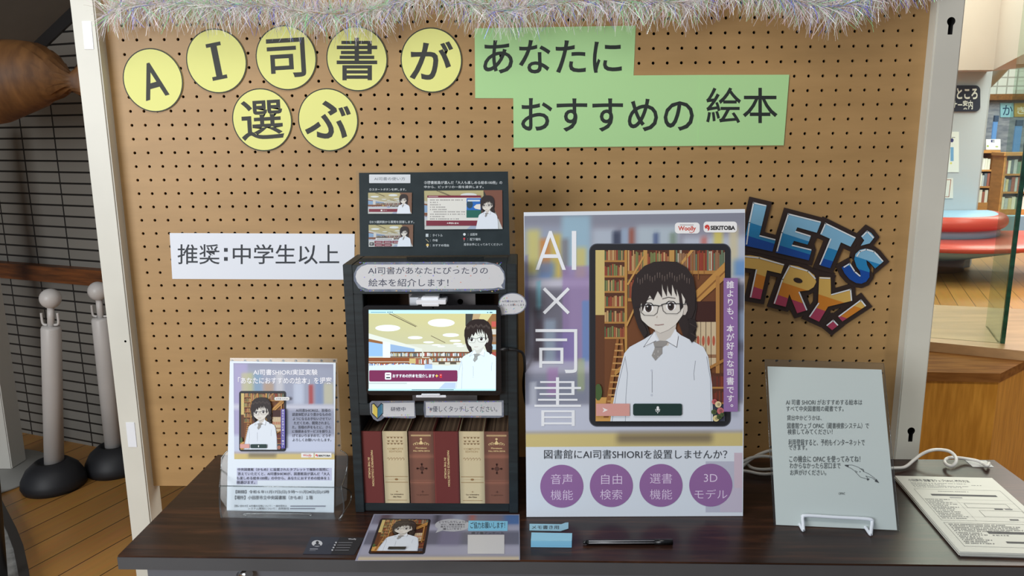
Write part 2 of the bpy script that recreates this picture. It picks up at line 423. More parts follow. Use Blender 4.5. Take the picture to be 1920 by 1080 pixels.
def pane(p, q, name, m, t=0.01, z1=2.5):
    d = (q - p).normalized(); n = Vector((-d.y, d.x, 0)) * t
    return MB().prism([(p.x, p.y), (q.x, q.y), (q.x + n.x, q.y + n.y), (p.x + n.x, p.y + n.y)], SZ, z1).build(name, m, ws)
pane(g0, g1, 'glass_pane', GL, 0.006); pane(g1 + (g2 - g1).normalized() * 0.012, g2, 'glass_pane', GL, 0.006)
d = (g1 - g0).normalized(); pane(g1, g1 + d * 0.011, 'glass_edge', GREEN, 0.012)

SOFF = mat('soffit_beige', (206, 190, 180), 0.8)
pa, pb, pc = on_y(1700, 134, 6.2), on_y(1863, 131, 6.2), on_y(1935, 95, 4.6)
zb = pb.z
so = MB(); so.prism([(pa.x - 2.0, pa.y), (pb.x, pb.y), (pb.x, pb.y + 0.5), (pa.x - 2.0, pa.y + 0.5)], zb, zb + 1.6)
q = on_z(1935, 93, zb)
so.prism([(pb.x, pb.y), (q.x, q.y), (q.x + 1.2, q.y - 0.4), (q.x + 1.2, q.y + 0.1), (pb.x + 0.05, pb.y + 0.5)], zb, zb + 1.6)
structure(so.build('ceiling_soffit', SOFF))
# far wall: grey stone below a timber beam, latticed white lights above
FY = 14.5
structure(MB().box((-3, FY, 0), (18, FY + 0.1, on_y(1890, 187, FY).z)).build('wall_back', mat('grey_stone', (168, 172, 186), 0.8, rgb2=(124, 130, 150), nscale=5, stretch=(1, 1, 4), bump=0.4)))
def lattice():
    m = bpy.data.materials.new('white_lattice'); m.use_nodes = True; nt = m.node_tree; b = nt.nodes['Principled BSDF']; b.inputs['Roughness'].default_value = 0.7
    tc = nt.nodes.new('ShaderNodeTexCoord'); mp = nt.nodes.new('ShaderNodeMapping'); mp.inputs['Rotation'].default_value = (math.radians(90), 0, 0)
    br = nt.nodes.new('ShaderNodeTexBrick'); br.offset = 0; br.inputs['Scale'].default_value = 1; br.inputs['Brick Width'].default_value = 0.19; br.inputs['Row Height'].default_value = 0.17; br.inputs['Mortar Size'].default_value = 0.014
    br.inputs['Color1'].default_value = lin((235, 236, 232)); br.inputs['Color2'].default_value = lin((228, 230, 228)); br.inputs['Mortar'].default_value = lin((176, 174, 168))
    nt.links.new(tc.outputs['Object'], mp.inputs[0]); nt.links.new(mp.outputs[0], br.inputs['Vector']); nt.links.new(br.outputs['Color'], b.inputs['Base Color']); return m
LAT = lattice()
structure(MB().box((-3, FY, on_y(1890, 178, FY).z), (18, FY + 0.1, 5.2)).build('wall_upper', LAT))
bm_ = MB().box((-3, FY - 0.25, on_y(1890, 188, FY).z), (17.9, FY, on_y(1890, 177, FY).z)); structure(bm_.build('trim_2', mat('beam_wood', (150, 98, 44), 0.5, noise=0.2)))
rib = MB(); rib.tube([on_y(1850, 158, 13.5), on_y(1868, 140, 13), on_y(1890, 118, 12.4), on_y(1935, 96, 11.6)], 0.1, 8); structure(rib.build('trim_3', mat('rib_grey', (196, 190, 180), 0.7)))
WINB = bpy.data.materials.new('blue_daylight'); WINB.use_nodes = True
n = WINB.node_tree.nodes['Principled BSDF']; n.inputs['Base Color'].default_value = lin((90, 130, 190)); n.inputs['Emission Color'].default_value = lin((110, 160, 225)); n.inputs['Emission Strength'].default_value = 0.55
FRM = mat('window_frame_blue', (70, 92, 130), 0.5)
for i, (x0, x1, y0, y1) in enumerate(((1857, 1870, 228, 276), (1896, 1916, 236, 300))):
    p, q = on_y(x0, y1, FY - 0.01), on_y(x1, y0, FY - 0.01)
    w_ = thing('window_%d' % (i + 2), None, None, p); structure(w_)
    MB().box((p.x, FY - 0.03, p.z), (q.x, FY, q.z)).build('pane', WINB, w_)
    MB().box((p.x, FY - 0.05, q.z), (q.x, FY, q.z + 0.12)).build('frame', FRM, w_)

structure(MB().box((17.9, -6, 0), (18.0, FY, 5.2)).build('wall_right', mat('far_wall_paint', (206, 200, 190), 0.8)))
# grey column by the round bench
by = 6.9; sc = 1448.0
colc = on_y(1782, 300, by); cr = on_y(1840, 300, by - 0.45)
cp = MB(); xr = cr.x; xl = xr - 1.05
cp.prism([(xl, by - 0.45), (xr, by - 0.45), (xr + 0.10, by - 0.30), (xr + 0.10, by + 0.5), (xl, by + 0.5)], 0, zb + 0.02)
structure(cp.build('wall_column', mat('column_grey', (194, 197, 204), 0.7)))
CPL = Plane((xr, by - 0.452, 0)); m = lambda x, y: CPL.px(x, y)
def sheet_on(plane, name, px0, py0, px1, py1, rgb, label, cat, draw=None, thick=0.004, r=0, lift=0.0, pm=PAPER):
    P2 = Plane(plane.o + plane.n * (thick + lift), plane.x, plane.u); mm = lambda x, y: P2.px(x, y)
    pts = rr(mm, px0, py0, px1, py1, r) if r else [mm(px0, py0), mm(px1, py0), mm(px1, py1), mm(px0, py1)]
    b = MB().slab(P2.M, pts, thick).build(name, mat('paper_%d_%d_%d' % rgb, rgb, 0.65))
    if draw:
        A = Art(P2); draw(A, mm); join_print(b, A.build('p', pm))
    if label: tag(b, label, cat)
    return b
def dr_(A, mm):
    A.text('ところ', mm, 1794, 165, 1833, 186, (240, 240, 235), 0.03); A.text('ナー案内', mm, 1786, 188, 1824, 205, (235, 235, 230), 0.02)
sheet_on(CPL, 'guide_sign', 1740, 160, 1838, 209, (38, 40, 58), 'dark navy sign with rounded corner and white writing on the grey column', 'sign', dr_, 0.02, 9)
def dr_(A, mm):
    A.ell(mm, 1785, 263, 3, 4, (50, 50, 110)); A.rect(mm, 1782, 276, 1788, 302, (120, 170, 215)); A.ell(mm, 1783, 306, 2, 2, (225, 220, 120)); A.rect(mm, 1784, 257, 1791, 258, (90, 90, 90))
sheet_on(CPL, 'notice_sheet', 1768, 247, 1798, 323, (238, 240, 236), 'tall white notice with blue marks on the grey column', 'notice', dr_)
def dr_(A, mm):
    A.line(mm, [(1765, 337), (1783, 337), (1779, 369), (1765, 369)], 1.2, (170, 90, 60))
sheet_on(CPL, 'framed_notice', 1762, 334, 1787, 372, (236, 228, 220), 'small white notice with red-brown border low on the grey column', 'notice', dr_)
BLUE = mat('bench_blue', (150, 186, 214), 0.45); RED = mat('bench_red', (205, 78, 62), 0.32); BROWN = mat('bench_plinth', (128, 92, 72), 0.5)
HB = (math.pi, 2 * math.pi); bcy = by - 0.455; rb = 0.70; rs = 1.16
bc = Vector((on_y(1868, 415, bcy).x - rb, bcy, 0))
bench = thing('round_bench', 'half-round pale blue bench with red back roll and red seat before the grey column', 'bench', bc + Vector((0, -0.5, 0)))
zt = on_y(1790, 405, bcy - 0.55).z; zs = on_y(1790, 456, bcy - 0.9).z; zs0 = on_y(1790, 476, bcy - 1.1).z
MB().lathe(bc, [(0.001, zt), (rb - 0.10, zt), (rb - 0.05, zt - 0.03), (rb - 0.05, zs0), (0.001, zs0)], 48, a0=HB[0], a1=HB[1]).build('back_wall', BLUE, bench)
rr_ = 0.072; zr = zt - rr_ - 0.004; prof = [(rb - 0.06 + rr_ * math.cos(a), zr + rr_ * math.sin(a)) for a in [2 * math.pi * k / 16 for k in range(16)]]; prof.append(prof[0])
MB().lathe(bc, prof, 48, a0=HB[0], a1=HB[1]).build('back_roll', RED, bench)
MB().lathe(bc, [(rb - 0.1, zs0), (rs - 0.05, zs0), (rs, zs0 + 0.04), (rs - 0.02, zs - 0.02), (rs - 0.08, zs), (rb - 0.1, zs), (rb - 0.1, zs0)], 48, a0=HB[0], a1=HB[1]).build('seat', RED, bench)
MB().lathe(bc, [(0.3, 0.13), (rb - 0.32, 0.13), (rs - 0.08, zs0 - 0.004), (0.3, zs0 - 0.004), (0.3, 0.13)], 48, a0=HB[0], a1=HB[1]).build('seat_base', BLUE, bench)
MB().lathe(bc, [(0.001, 0), (rb - 0.33, 0), (rb - 0.33, 0.13), (0.001, 0.13)], 48, a0=HB[0], a1=HB[1]).build('plinth', BROWN, bench)
p, q = on_y(1866, 455, by + 1.3), on_y(1990, 405, by + 1.3)
lw = MB().box((p.x, by + 1.3, 0), (q.x, by + 1.45, q.z)); tag(lw.build('low_partition', BLUE), 'pale blue low partition to the right of the ring bench', 'partition')

# bookcases at the back of the library
CASE = mat('bookcase_wood', (196, 138, 78), 0.5, noise=0.12, nscale=5, stretch=(1, 1, 4))
BOOKM = [mat('book_cloth_%d' % i, c, 0.6) for i, c in enumerate(((226, 226, 220), (186, 194, 204), (110, 120, 136), (214, 202, 166), (160, 96, 84), (120, 146, 136), (236, 236, 234)))]
book_mesh = None
def bookcase(y, x0, x1, ztop, label, tones, shelves):
    t = thing('bookcase', label, 'bookcase', ((x0 + x1) / 2, y + 0.15, 0)); th = 0.04; dp = 0.32
    MB().box((x0, y, 0), (x0 + th, y + dp, ztop)).build('side_panel', CASE, t); MB().box((x1 - th, y, 0), (x1, y + dp, ztop)).build('side_panel', CASE, t)
    MB().box((x0 - 0.03, y - 0.03, ztop), (x1 + 0.03, y + dp, ztop + 0.05)).build('top', CASE, t); MB().box((x0 + th, y + dp - 0.02, 0), (x1 - th, y + dp, ztop)).build('back_panel', CASE, t)
    MB().box((x0 + th, y + 0.02, 0), (x1 - th, y + dp - 0.02, 0.14)).build('plinth', CASE, t)
    zs_ = [0.14 + (ztop - 0.14) * k / shelves for k in range(shelves)]
    for k, z in enumerate(zs_):
        if k: MB().box((x0 + th, y + 0.01, z - 0.03), (x1 - th, y + dp - 0.02, z)).build('shelf', CASE, t)
        x = x0 + th + 0.01
        while x < x1 - th - 0.06:
            wv = random.uniform(0.035, 0.06); hh = min((ztop - 0.14) / shelves * random.uniform(0.62, 0.82), 0.34)
            pos = ['bottom', 'middle', 'upper', 'top'][k if shelves > 3 else min(k, 2)]
            bk = MB().box((x, y + 0.04, z), (x + wv - 0.004, y + 0.24, z + hh)).build('library_book', random.choice(BOOKM))
            tag(bk, 'slim upright book on the %s shelf of the %s' % ('lowest' if k == 0 else ('highest' if k == shelves - 1 else 'middle'), tones), 'book', 'books on the %s shelf of the %s' % ('lowest' if k == 0 else ('highest' if k == shelves - 1 else 'middle'), tones))
            x += wv
    return t
y = 12.2; a, b2 = on_y(1826, 300, y), on_y(1869, 300, y)
bookcase(y, a.x, b2.x, on_y(1850, 287, y).z, 'oak bookcase with three shelves next to the grey column far back', 'bookcase beside the column', 3)
y = 11.0; a, b3 = on_y(1883, 300, y), on_y(1955, 300, y)
bookcase(y, a.x, b3.x, on_y(1890, 292, y).z, 'oak bookcase seen through the glass at the right edge', 'bookcase at the right edge', 3)
P = Plane((b2.x, 12.25, 0))
zt1 = on_y(1850, 287, 12.2).z + 0.05
def dr_(A, mm): A.text('E', mm, 1858, 262, 1865, 267, (40, 50, 110), 0.04); A.ell(mm, 1852, 274, 2, 2, (150, 170, 90)); A.ell(mm, 1869, 275, 3, 1.5, (160, 175, 120))
zz = CAM.z
p0, p1 = P.px(1849, 261), P.px(1876, 281)
b = sheet_on(P, 'shelf_sign', 1849, 261, 1876, 280.5, (232, 234, 236), 'white sign with letter E standing on the far bookcase', 'sign', dr_, 0.02)
b.location.z += zt1 - min((b.matrix_world @ v.co).z for v in b.data.vertices) if False else 0
P = Plane((10, FY - 0.006, 0))
def dr_(A, mm): A.text('か', mm, 1880, 197, 1899, 216, (30, 70, 110), 0.01)
sheet_on(P, 'wall_letter_sheet', 1876, 193, 1900, 220, (150, 205, 228), 'light blue square sheet with one dark hiragana below the beam', 'sign', dr_, 0.02)
def dr_(A, mm): A.text('き', mm, 1907, 200, 1922, 214, (245, 240, 230), 0.02)
sheet_on(P, 'wall_letter_sheet', 1902, 193, 1934, 219, (205, 170, 70), 'mustard yellow sheet with white writing at the right edge', 'sign', dr_, 0.02)

# ------------------------------------------------------------------ left background things
fishw = mat('carved_wood', (126, 86, 46), 0.6, rgb2=(88, 56, 27), nscale=5, stretch=(6, 1, 1.5), bump=0.6)
yF = 0.95
def fp_(x, y): return on_y(x, y, yF)
prof = [(-260, 178, 60), (-200, 172, 74), (-120, 166, 82), (-50, 158, 82), (0, 153, 79), (40, 145, 70), (65, 141, 63), (88, 140, 52), (105, 143, 41), (120, 148, 29), (129, 153, 19), (136, 153, 17), (146, 151, 25), (156, 150, 34), (166, 150, 37), (170, 150, 30)]
f = MB(); rings = []
for x, yy, r in prof:
    c = fp_(x, yy); rz = (fp_(x, yy - r).z - fp_(x, yy + r).z) / 2
    ry = rz * (0.95 if x < 125 else 0.95 * max(0.25, 1 - (x - 125) / 35))
    rings.append([f.bm.verts.new(c + Vector((0.012 * math.sin(3 * k + x), ry * math.cos(2 * math.pi * k / 28), rz * math.sin(2 * math.pi * k / 28)))) for k in range(28)])
for a, b in zip(rings, rings[1:]):
    for k in range(28): f.bm.faces.new((a[k], a[(k + 1) % 28], b[(k + 1) % 28], b[k])).smooth = True
f.bm.faces.new(rings[0]); f.bm.faces.new(rings[-1][::-1])
tag(f.build('wood_carving', fishw), 'large carved brown wooden log sculpture with narrow waist and flared tail', 'sculpture')
PLW = mat('stand_white', (196, 194, 186), 0.5); GRYB = mat('stand_base_grey', (150, 150, 146), 0.6)
b0 = on_z(22, 878, 0.01); lf = fp_(-60, 175)
std = thing('sculpture_stand', 'white square post on a flat round base at the far left', 'stand', (b0.x, b0.y, 0))
MB().lathe((b0.x - 0.10, b0.y - 0.06, 0), [(0, 0), (0.26, 0), (0.265, 0.006), (0.26, 0.014), (0, 0.016)], 56).build('base_plate', GRYB, std)
MB().box((b0.x - 0.085, b0.y - 0.02, 0.014), (b0.x + 0.015, b0.y + 0.08, 1.50), 0.004).build('post', PLW, std)
STW = mat('stanchion_white', (206, 202, 198), 0.4, noise=0.06, nscale=3); RUB = mat('black_rubber', (26, 27, 31), 0.55)
def stanchion(px, pyb, top_px, label):
    c = on_z(px, pyb, 0.10); tilt = None
    t = thing('stanchion', label, 'stanchion', (c.x, c.y, 0), None)
    R = 0.124
    MB().lathe((c.x, c.y, 0), [(0, 0), (R * 0.94, 0), (R, 0.02), (R * 0.97, 0.045), (R * 0.8, 0.085), (R * 0.52, 0.115), (R * 0.44, 0.118), (R * 0.40, 0.108), (0, 0.104)], 48).build('base', RUB, t)
    tp = Vector((c.x, c.y, 0)); d = CAM - tp
    hz = on_y(top_px[0], top_px[1], c.y); lean = hz.x - c.x; H = hz.z
    ax = Vector((lean, 0, H)).normalized(); M = Vector((0, 0, 1)).rotation_difference(ax).to_matrix()
    r = 0.037; L = H - 0.10
    s0 = Vector((c.x, c.y, 0)) + ax * 0.104
    MB().lathe(s0, [(0, 0), (r, 0), (r, L - 0.165), (r * 0.9, L - 0.155), (0, L - 0.155)], 28, M=M).build('pole', STW, t)
    k = MB(); k.lathe(s0, [(0, L - 0.156), (0.013, L - 0.156), (0.013, L - 0.07), (0, L - 0.07)], 16, M=M)
    k.lathe(s0 + ax * (L - 0.04), [(0.0001 + 0.040 * math.sin(math.pi * i / 14), -0.040 * math.cos(math.pi * i / 14)) for i in range(15)], 24, M=M)
    k.build('ball_top', STW, t)
    for sx in (-1, 1):
        q = s0 + ax * (L - 0.155); MB().tube([q + Vector((sx * 0.014, 0, 0.006)), q + Vector((sx * 0.028, 0, 0.008)), q + Vector((sx * 0.033, 0, 0.02)), q + Vector((sx * 0.033, 0, 0.055))], 0.005, 8).build('chain_hook', STW, t)
stanchion(97, 870, (94, 541), 'nearer white plastic stanchion with ball top on black rubber base')
stanchion(214, 840, (182, 530), 'white plastic stanchion half hidden behind the white left post of the board')
# low platform with a curved dark rim at the lower left and the leg standing on it
arc = [on_z(*q, 0.0) for q in ((-12, 928), (3.7, 946.7), (18.5, 976), (33, 1004), (46, 1037), (55.5, 1080), (63, 1130))]
inn = []
for k in range(len(arc)):
    d_ = (arc[min(k + 1, 6)] - arc[max(k - 1, 0)]).normalized(); nr = Vector((-d_.y, d_.x, 0)); nr = nr if nr.x < 0 else -nr; inn.append(arc[k] + nr * 0.03)
mt = thing('floor_platform', 'low grey floor platform with curved dark rim at the lower left corner', 'platform', sum(inn, Vector()) / 7 + Vector((-0.1, 0, 0)))
MB().prism([(p.x, p.y) for p in arc] + [(p.x, p.y) for p in inn[::-1]], 0, 0.03).build('rim', mat('dark_rim', (44, 40, 38), 0.5), mt)
MB().prism([(p.x, p.y) for p in inn] + [(inn[-1].x - 0.5, inn[-1].y), (inn[-1].x - 0.62, inn[0].y - 0.28)], 0, 0.022).build('top', mat('grey_mat', (150, 149, 146), 0.8, noise=0.2, nscale=30), mt)
lg = MB(); p = on_z(-2, 1086, 0.035); q = on_y(-14, 880, p.y); p.x += 0.008; lg.tube([Vector((p.x, p.y, 0.0225)), Vector((q.x, q.y, q.z)), Vector((q.x + (q.x - p.x) * .3, q.y, q.z + (q.z - .03) * .3))], 0.018, 12, smooth_path=False)
tag(lg.build('stand_leg', mat('black_metal', (22, 23, 26), 0.4)), 'thin black upright leg at the lower left edge of the picture', 'stand')
# ================================================================== pegboard partition
BX0, BX1, BZ0, BZ1 = -0.045, 1.724, 0.61, 1.99
part = thing('pegboard_partition', 'brown pegboard display partition with white side posts behind the table', 'partition', (0.86, 0, 0))
def pegmat():
    m = bpy.data.materials.new('pegboard'); m.use_nodes = True; nt = m.node_tree; b = nt.nodes['Principled BSDF']; b.inputs['Roughness'].default_value = 0.5
    tc = nt.nodes.new('ShaderNodeTexCoord'); mp = nt.nodes.new('ShaderNodeMapping'); mp.inputs['Scale'].default_value = (1.5, 1, 9)
    nz = nt.nodes.new('ShaderNodeTexNoise'); nz.inputs['Scale'].default_value = 2.2; nz.inputs['Detail'].default_value = 7; nz.inputs['Roughness'].default_value = 0.6
    rp = nt.nodes.new('ShaderNodeValToRGB'); rp.color_ramp.elements[0].position = 0.3; rp.color_ramp.elements[1].position = 0.7
    rp.color_ramp.elements[0].color = lin((161, 127, 80)); rp.color_ramp.elements[1].color = lin((177, 141, 92))
    nt.links.new(tc.outputs['Object'], mp.inputs[0]); nt.links.new(mp.outputs[0], nz.inputs['Vector']); nt.links.new(nz.outputs['Fac'], rp.inputs[0]); nt.links.new(rp.outputs[0], b.inputs['Base Color'])
    return m
PEG = pegmat()
def peg_panel():
    V, Fc = [], []; NS = 12; T = 0.0055; R = 0.0033; H = 0.015; r0, r1 = -11, 33; org = part.location
    def ad(x, y, z): V.append((x - org.x, y - org.y, z - org.z)); return len(V) - 1
    xe = [-0.015 + 0.03 * i for i in range(58)]; ze = [1.645 + 0.015 - 0.03 * k for k in range(r0, r1 + 2)]
    sq = []
    for k in range(NS):
        a = 2 * math.pi * (k + 0.5) / NS; c, s_ = math.cos(a), math.sin(a); q = max(abs(c), abs(s_)); sq.append((c, s_, c / q, s_ / q))
    cor = [(1, 1), (-1, 1), (-1, -1), (1, -1)]
    for r in range(r0, r1 + 1):
        for c in range(57):
            cx, cz = c * 0.03, 1.645 - 0.03 * r
            inn = [ad(cx + R * a[0], 0, cz + R * a[1]) for a in sq]; out = [ad(cx + H * a[2], 0, cz + H * a[3]) for a in sq]; bk = [ad(cx + R * a[0], T, cz + R * a[1]) for a in sq]
            cs = [ad(cx + H * a, 0, cz + H * b) for a, b in cor]
            for k in range(NS):
                j = (k + 1) % NS; Fc.append((out[k], inn[k], inn[j], out[j])); Fc.append((inn[k], bk[k], bk[j], inn[j]))
            for ci, k in ((0, 1), (1, 4), (2, 7), (3, 10)): Fc.append((out[k], out[(k + 1) % NS] if False else out[(k) % NS], cs[ci])) if False else None
            for ci, (k, j) in enumerate(((1, 2), (4, 5), (7, 8), (10, 11))):
                Fc.append((out[k - 1] if False else out[k - 1 + 0], cs[ci], out[k])) if False else None
            for ci in range(4):
                k = (1 + 3 * ci) - 0
                # the outline point pair that straddles each corner
                best = [kk for kk in range(NS) if sq[kk][2] * cor[ci][0] > 0 and sq[kk][3] * cor[ci][1] > 0]
                for kk in best:
                    j = (kk + 1) % NS
                    if j in best and (abs(abs(sq[kk][2]) - abs(sq[j][2])) > 1e-6 or abs(abs(sq[kk][3]) - abs(sq[j][3])) > 1e-6) and not (abs(sq[kk][2] - sq[j][2]) < 1e-6 or abs(sq[kk][3] - sq[j][3]) < 1e-6):
                        Fc.append((out[j], cs[ci], out[kk]))
    def quad(x0, x1, z0, z1): Fc.append((ad(x0, 0, z0), ad(x1, 0, z0), ad(x1, 0, z1), ad(x0, 0, z1)))
    quad(BX0, xe[0], BZ0, BZ1); quad(xe[-1], BX1, BZ0, BZ1); quad(xe[0], xe[-1], BZ0, ze[-1])
    if BZ1 > ze[0]: quad(xe[0], xe[-1], ze[0], BZ1)
    for a, b in (((BX0, BZ0), (BX1, BZ0)), ((BX0, BZ1), (BX1, BZ1)), ((BX0, BZ0), (BX0, BZ1)), ((BX1, BZ0), (BX1, BZ1))):
        Fc.append((ad(a[0], 0, a[1]), ad(b[0], 0, b[1]), ad(b[0], T, b[1]), ad(a[0], T, a[1])))
    me = bpy.data.meshes.new('peg_panel'); me.from_pydata(V, [], Fc)
    bm = bmesh.new(); bm.from_mesh(me); bmesh.ops.recalc_face_normals(bm, faces=list(bm.faces)); bm.to_mesh(me); bm.free()
    me.materials.append(PEG); o = bpy.data.objects.new('peg_panel', me); COL.objects.link(o); o.parent = part
peg_panel()
MB().box((BX0, 0.024, BZ0), (BX1, 0.03, BZ1)).build('back_panel', mat('hardboard_hole_shade', (48, 34, 22), 0.8), part)  # panel coloured dark, painting in the shade behind the peg holes
POST = mat('post_enamel', (212, 211, 200), 0.42, noise=0.05, nscale=4); HOLE_SHADE = mat('hole_shade', (12, 12, 13), 0.8)  # near-black colour paints the shade inside slots and holes
def post(x0, x1, slots):
    b = MB().box((x0, -0.03, 0.0), (x1, 0.03, 2.03), 0.003)
    o = b.build('post', [POST, HOLE_SHADE], part)
    if slots:
        c = MB()
        for (x, z) in slots:
            n = 20; ring = [(x + 0.0085 * math.cos(2 * math.pi * i / n), z + 0.0085 * math.sin(2 * math.pi * i / n)) for i in range(n)]
            pts = [p for p in ring if not (p[1] < z - 0.006 and abs(p[0] - x) < 0.0055)]
            k = [i for i, p in enumerate(pts) if p[1] < z and p[0] < x]; pts = pts[:k[-1] + 1] + [(x - 0.0048, z - 0.008), (x - 0.0048, z - 0.026), (x + 0.0048, z - 0.026), (x + 0.0048, z - 0.008)] + pts[k[-1] + 1:]
            P = Plane((0, -0.05, 0)); c.slab(P.M, pts, 0.07, mi=1)
        co_ = c.build('cut', [POST, HOLE_SHADE], part)
        md = o.modifiers.new('b', 'BOOLEAN'); md.object = co_; md.operation = 'DIFFERENCE'; md.solver = 'EXACT'
        dg = bpy.context.evaluated_depsgraph_get(); me = bpy.data.meshes.new_from_object(o.evaluated_get(dg)); o.modifiers.clear(); o.data = me
        bpy.data.objects.remove(co_)
    return o
lp = post(-0.0905, -0.0385, None)
k1, k2 = on_y(1783.5, 40, -0.03), on_y(1708.5, 808, -0.03)
post(1.7115, 1.7675, [(k1.x, k1.z), (k2.x, k2.z)])
TAPE = mat('white_tape', (228, 232, 238), 0.25)
for (x0, y0, x1, y1) in ((154, 40, 173, 92), (236, 792, 254, 838)):
    P = Plane((0, -0.0304, 0)); t = Art(P); m = P.px
    b = MB(); b.slab(Plane((0, -0.0312, 0)).M, [P.px(x0, y0), P.px(x1 - 2, y0), P.px(x1 + 3, y1), P.px(x0 + 5, y1)], 0.0013); o = b.build('tape_patch', TAPE, part); o.parent = lp; o.location = Vector(part.location) - world_loc(lp); o['label'] = 'white tape patch'
sp_ = on_y(235, 640, -0.0302); sh_ = MB().lathe(sp_, [(0, 0), (0.0026, 0.0)], 14, M=Matrix.Rotation(math.radians(90), 3, 'X')).build('screw_hole', HOLE_SHADE, lp)  # flat dark disc, its colour painting the shade of a small hole
MB().box((-0.0385, -0.012, 1.99), (1.7115, 0.03, 2.03), 0.003).build('top_rail', POST, part)
for x in (-0.0645, 1.7395): MB().box((x - 0.025, -0.0, 0.0), (x + 0.025, 0.34, 0.03), 0.004).build('foot', POST, part)

# ================================================================== table
TZ = 0.70; ang = math.radians(-0.4)
tab = thing('folding_table', 'long folding table with dark rosewood top and grey edge in front of the pegboard', 'table', (0.132 + 0.9, -0.24, 0))
fl = Vector((0.132, -0.4645, 0)); dx = Vector((math.cos(ang), math.sin(ang), 0)); dy = Vector((-math.sin(ang), math.cos(ang), 0))
def tp(a, b): return fl + dx * a + dy * b
def rosewood():
    m = bpy.data.materials.new('rosewood_top'); m.use_nodes = True; nt = m.node_tree; b = nt.nodes['Principled BSDF']; b.inputs['Roughness'].default_value = 0.3; b.inputs['Specular IOR Level'].default_value = 0.36
    tc = nt.nodes.new('ShaderNodeTexCoord'); mp = nt.nodes.new('ShaderNodeMapping'); mp.inputs['Scale'].default_value = (2.2, 26, 1)
    nz = nt.nodes.new('ShaderNodeTexNoise'); nz.inputs['Scale'].default_value = 2.0; nz.inputs['Detail'].default_value = 8; nz.inputs['Roughness'].default_value = 0.62; nz.inputs['Distortion'].default_value = 0.7
    rp = nt.nodes.new('ShaderNodeValToRGB'); e = rp.color_ramp.elements
    e[0].position = 0.30; e[0].color = lin((24, 14, 12)); e[1].position = 0.72; e[1].color = lin((80, 49, 33))
    x = rp.color_ramp.elements.new(0.52); x.color = lin((46, 28, 22))
    nt.links.new(tc.outputs['Object'], mp.inputs[0]); nt.links.new(mp.outputs[0], nz.inputs['Vector']); nt.links.new(nz.outputs['Fac'], rp.inputs[0]); nt.links.new(rp.outputs[0], b.inputs['Base Color'])
    return m
EDGE = mat('table_edge', (76, 79, 83), 0.5, noise=0.06, nscale=8); STEEL = mat('table_steel', (104, 110, 120), 0.4, metal=0.2); BLK = mat('black_steel', (20, 20, 22), 0.5); CHR = mat('chrome', (200, 200, 200), 0.2, metal=1)
c4 = [tp(0, 0), tp(1.8, 0), tp(1.8, 0.443), tp(0, 0.443)]
MB().prism([(p.x, p.y) for p in c4], TZ - 0.0035, TZ).build('table_top', rosewood(), tab)
e4 = [tp(-0.001, -0.001), tp(1.801, -0.001), tp(1.801, 0.444), tp(-0.001, 0.444)]
MB().prism([(p.x, p.y) for p in e4], TZ - 0.027, TZ - 0.0035).build('edge_band', EDGE, tab)
def bar(a0, b0, a1, b1, z0, z1, name, m):
    q = [tp(a0, b0), tp(a1, b0), tp(a1, b1), tp(a0, b1)]; return MB().prism([(p.x, p.y) for p in q], z0, z1).build(name, m, tab)
bar(0.04, 0.02, 1.76, 0.04, TZ - 0.055, TZ - 0.027, 'apron', STEEL); bar(0.04, 0.41, 1.76, 0.43, TZ - 0.055, TZ - 0.027, 'apron', STEEL)
for a in (0.045, 1.725):
    for b in (0.022, 0.40): bar(a, b, a + 0.03, b + 0.03, 0.0, TZ - 0.027, 'leg', STEEL)
    q0, q1 = (a + 0.03, a + 0.32) if a < 1 else (a, a - 0.29)
    MB().tube([tp(q0, 0.05) + Vector((0, 0, 0.48)), tp(q1, 0.05) + Vector((0, 0, TZ - 0.035))], 0.009, 10).build('brace', BLK, tab)
    MB().tube([tp(q0 + (0.13 if a < 1 else -0.13), 0.03) + Vector((0, 0, TZ - 0.052)), tp(q0 + (0.16 if a < 1 else -0.16), 0.006) + Vector((0, 0, TZ - 0.038))], 0.008, 12).build('latch', CHR, tab)
bar(0.05, 0.21, 1.75, 0.235, 0.12, 0.145, 'stretcher', STEEL)
for a in (0.05, 1.73): bar(a, 0.05, a + 0.02, 0.40, 0.12, 0.145, 'stretcher', STEEL)

# ================================================================== tinsel along the top
TIN = []
for i, (c, r_) in enumerate((((246, 242, 242), 0.3), ((250, 226, 240), 0.28), ((228, 248, 222), 0.28), ((232, 232, 252), 0.28), ((150, 240, 170), 0.1), ((120, 130, 255), 0.1), ((245, 245, 245), 0.1))):  # strand tints paint in the film's iridescent glints
    m_ = bpy.data.materials.new('tinsel_film_%d' % i); m_.use_nodes = True; nt = m_.node_tree; b = nt.nodes['Principled BSDF']
    b.inputs['Base Color'].default_value = lin(c); b.inputs['Roughness'].default_value = r_; b.inputs['Metallic'].default_value = 0.12
    out = [n for n in nt.nodes if n.type == 'OUTPUT_MATERIAL'][0]; tr_ = nt.nodes.new('ShaderNodeBsdfTransparent'); mx = nt.nodes.new('ShaderNodeMixShader'); mx.inputs[0].default_value = 0.72 if i < 4 else 0.95
    nt.links.new(tr_.outputs[0], mx.inputs[1]); nt.links.new(b.outputs[0], mx.inputs[2]); nt.links.new(mx.outputs[0], out.inputs[0]); TIN.append(m_)
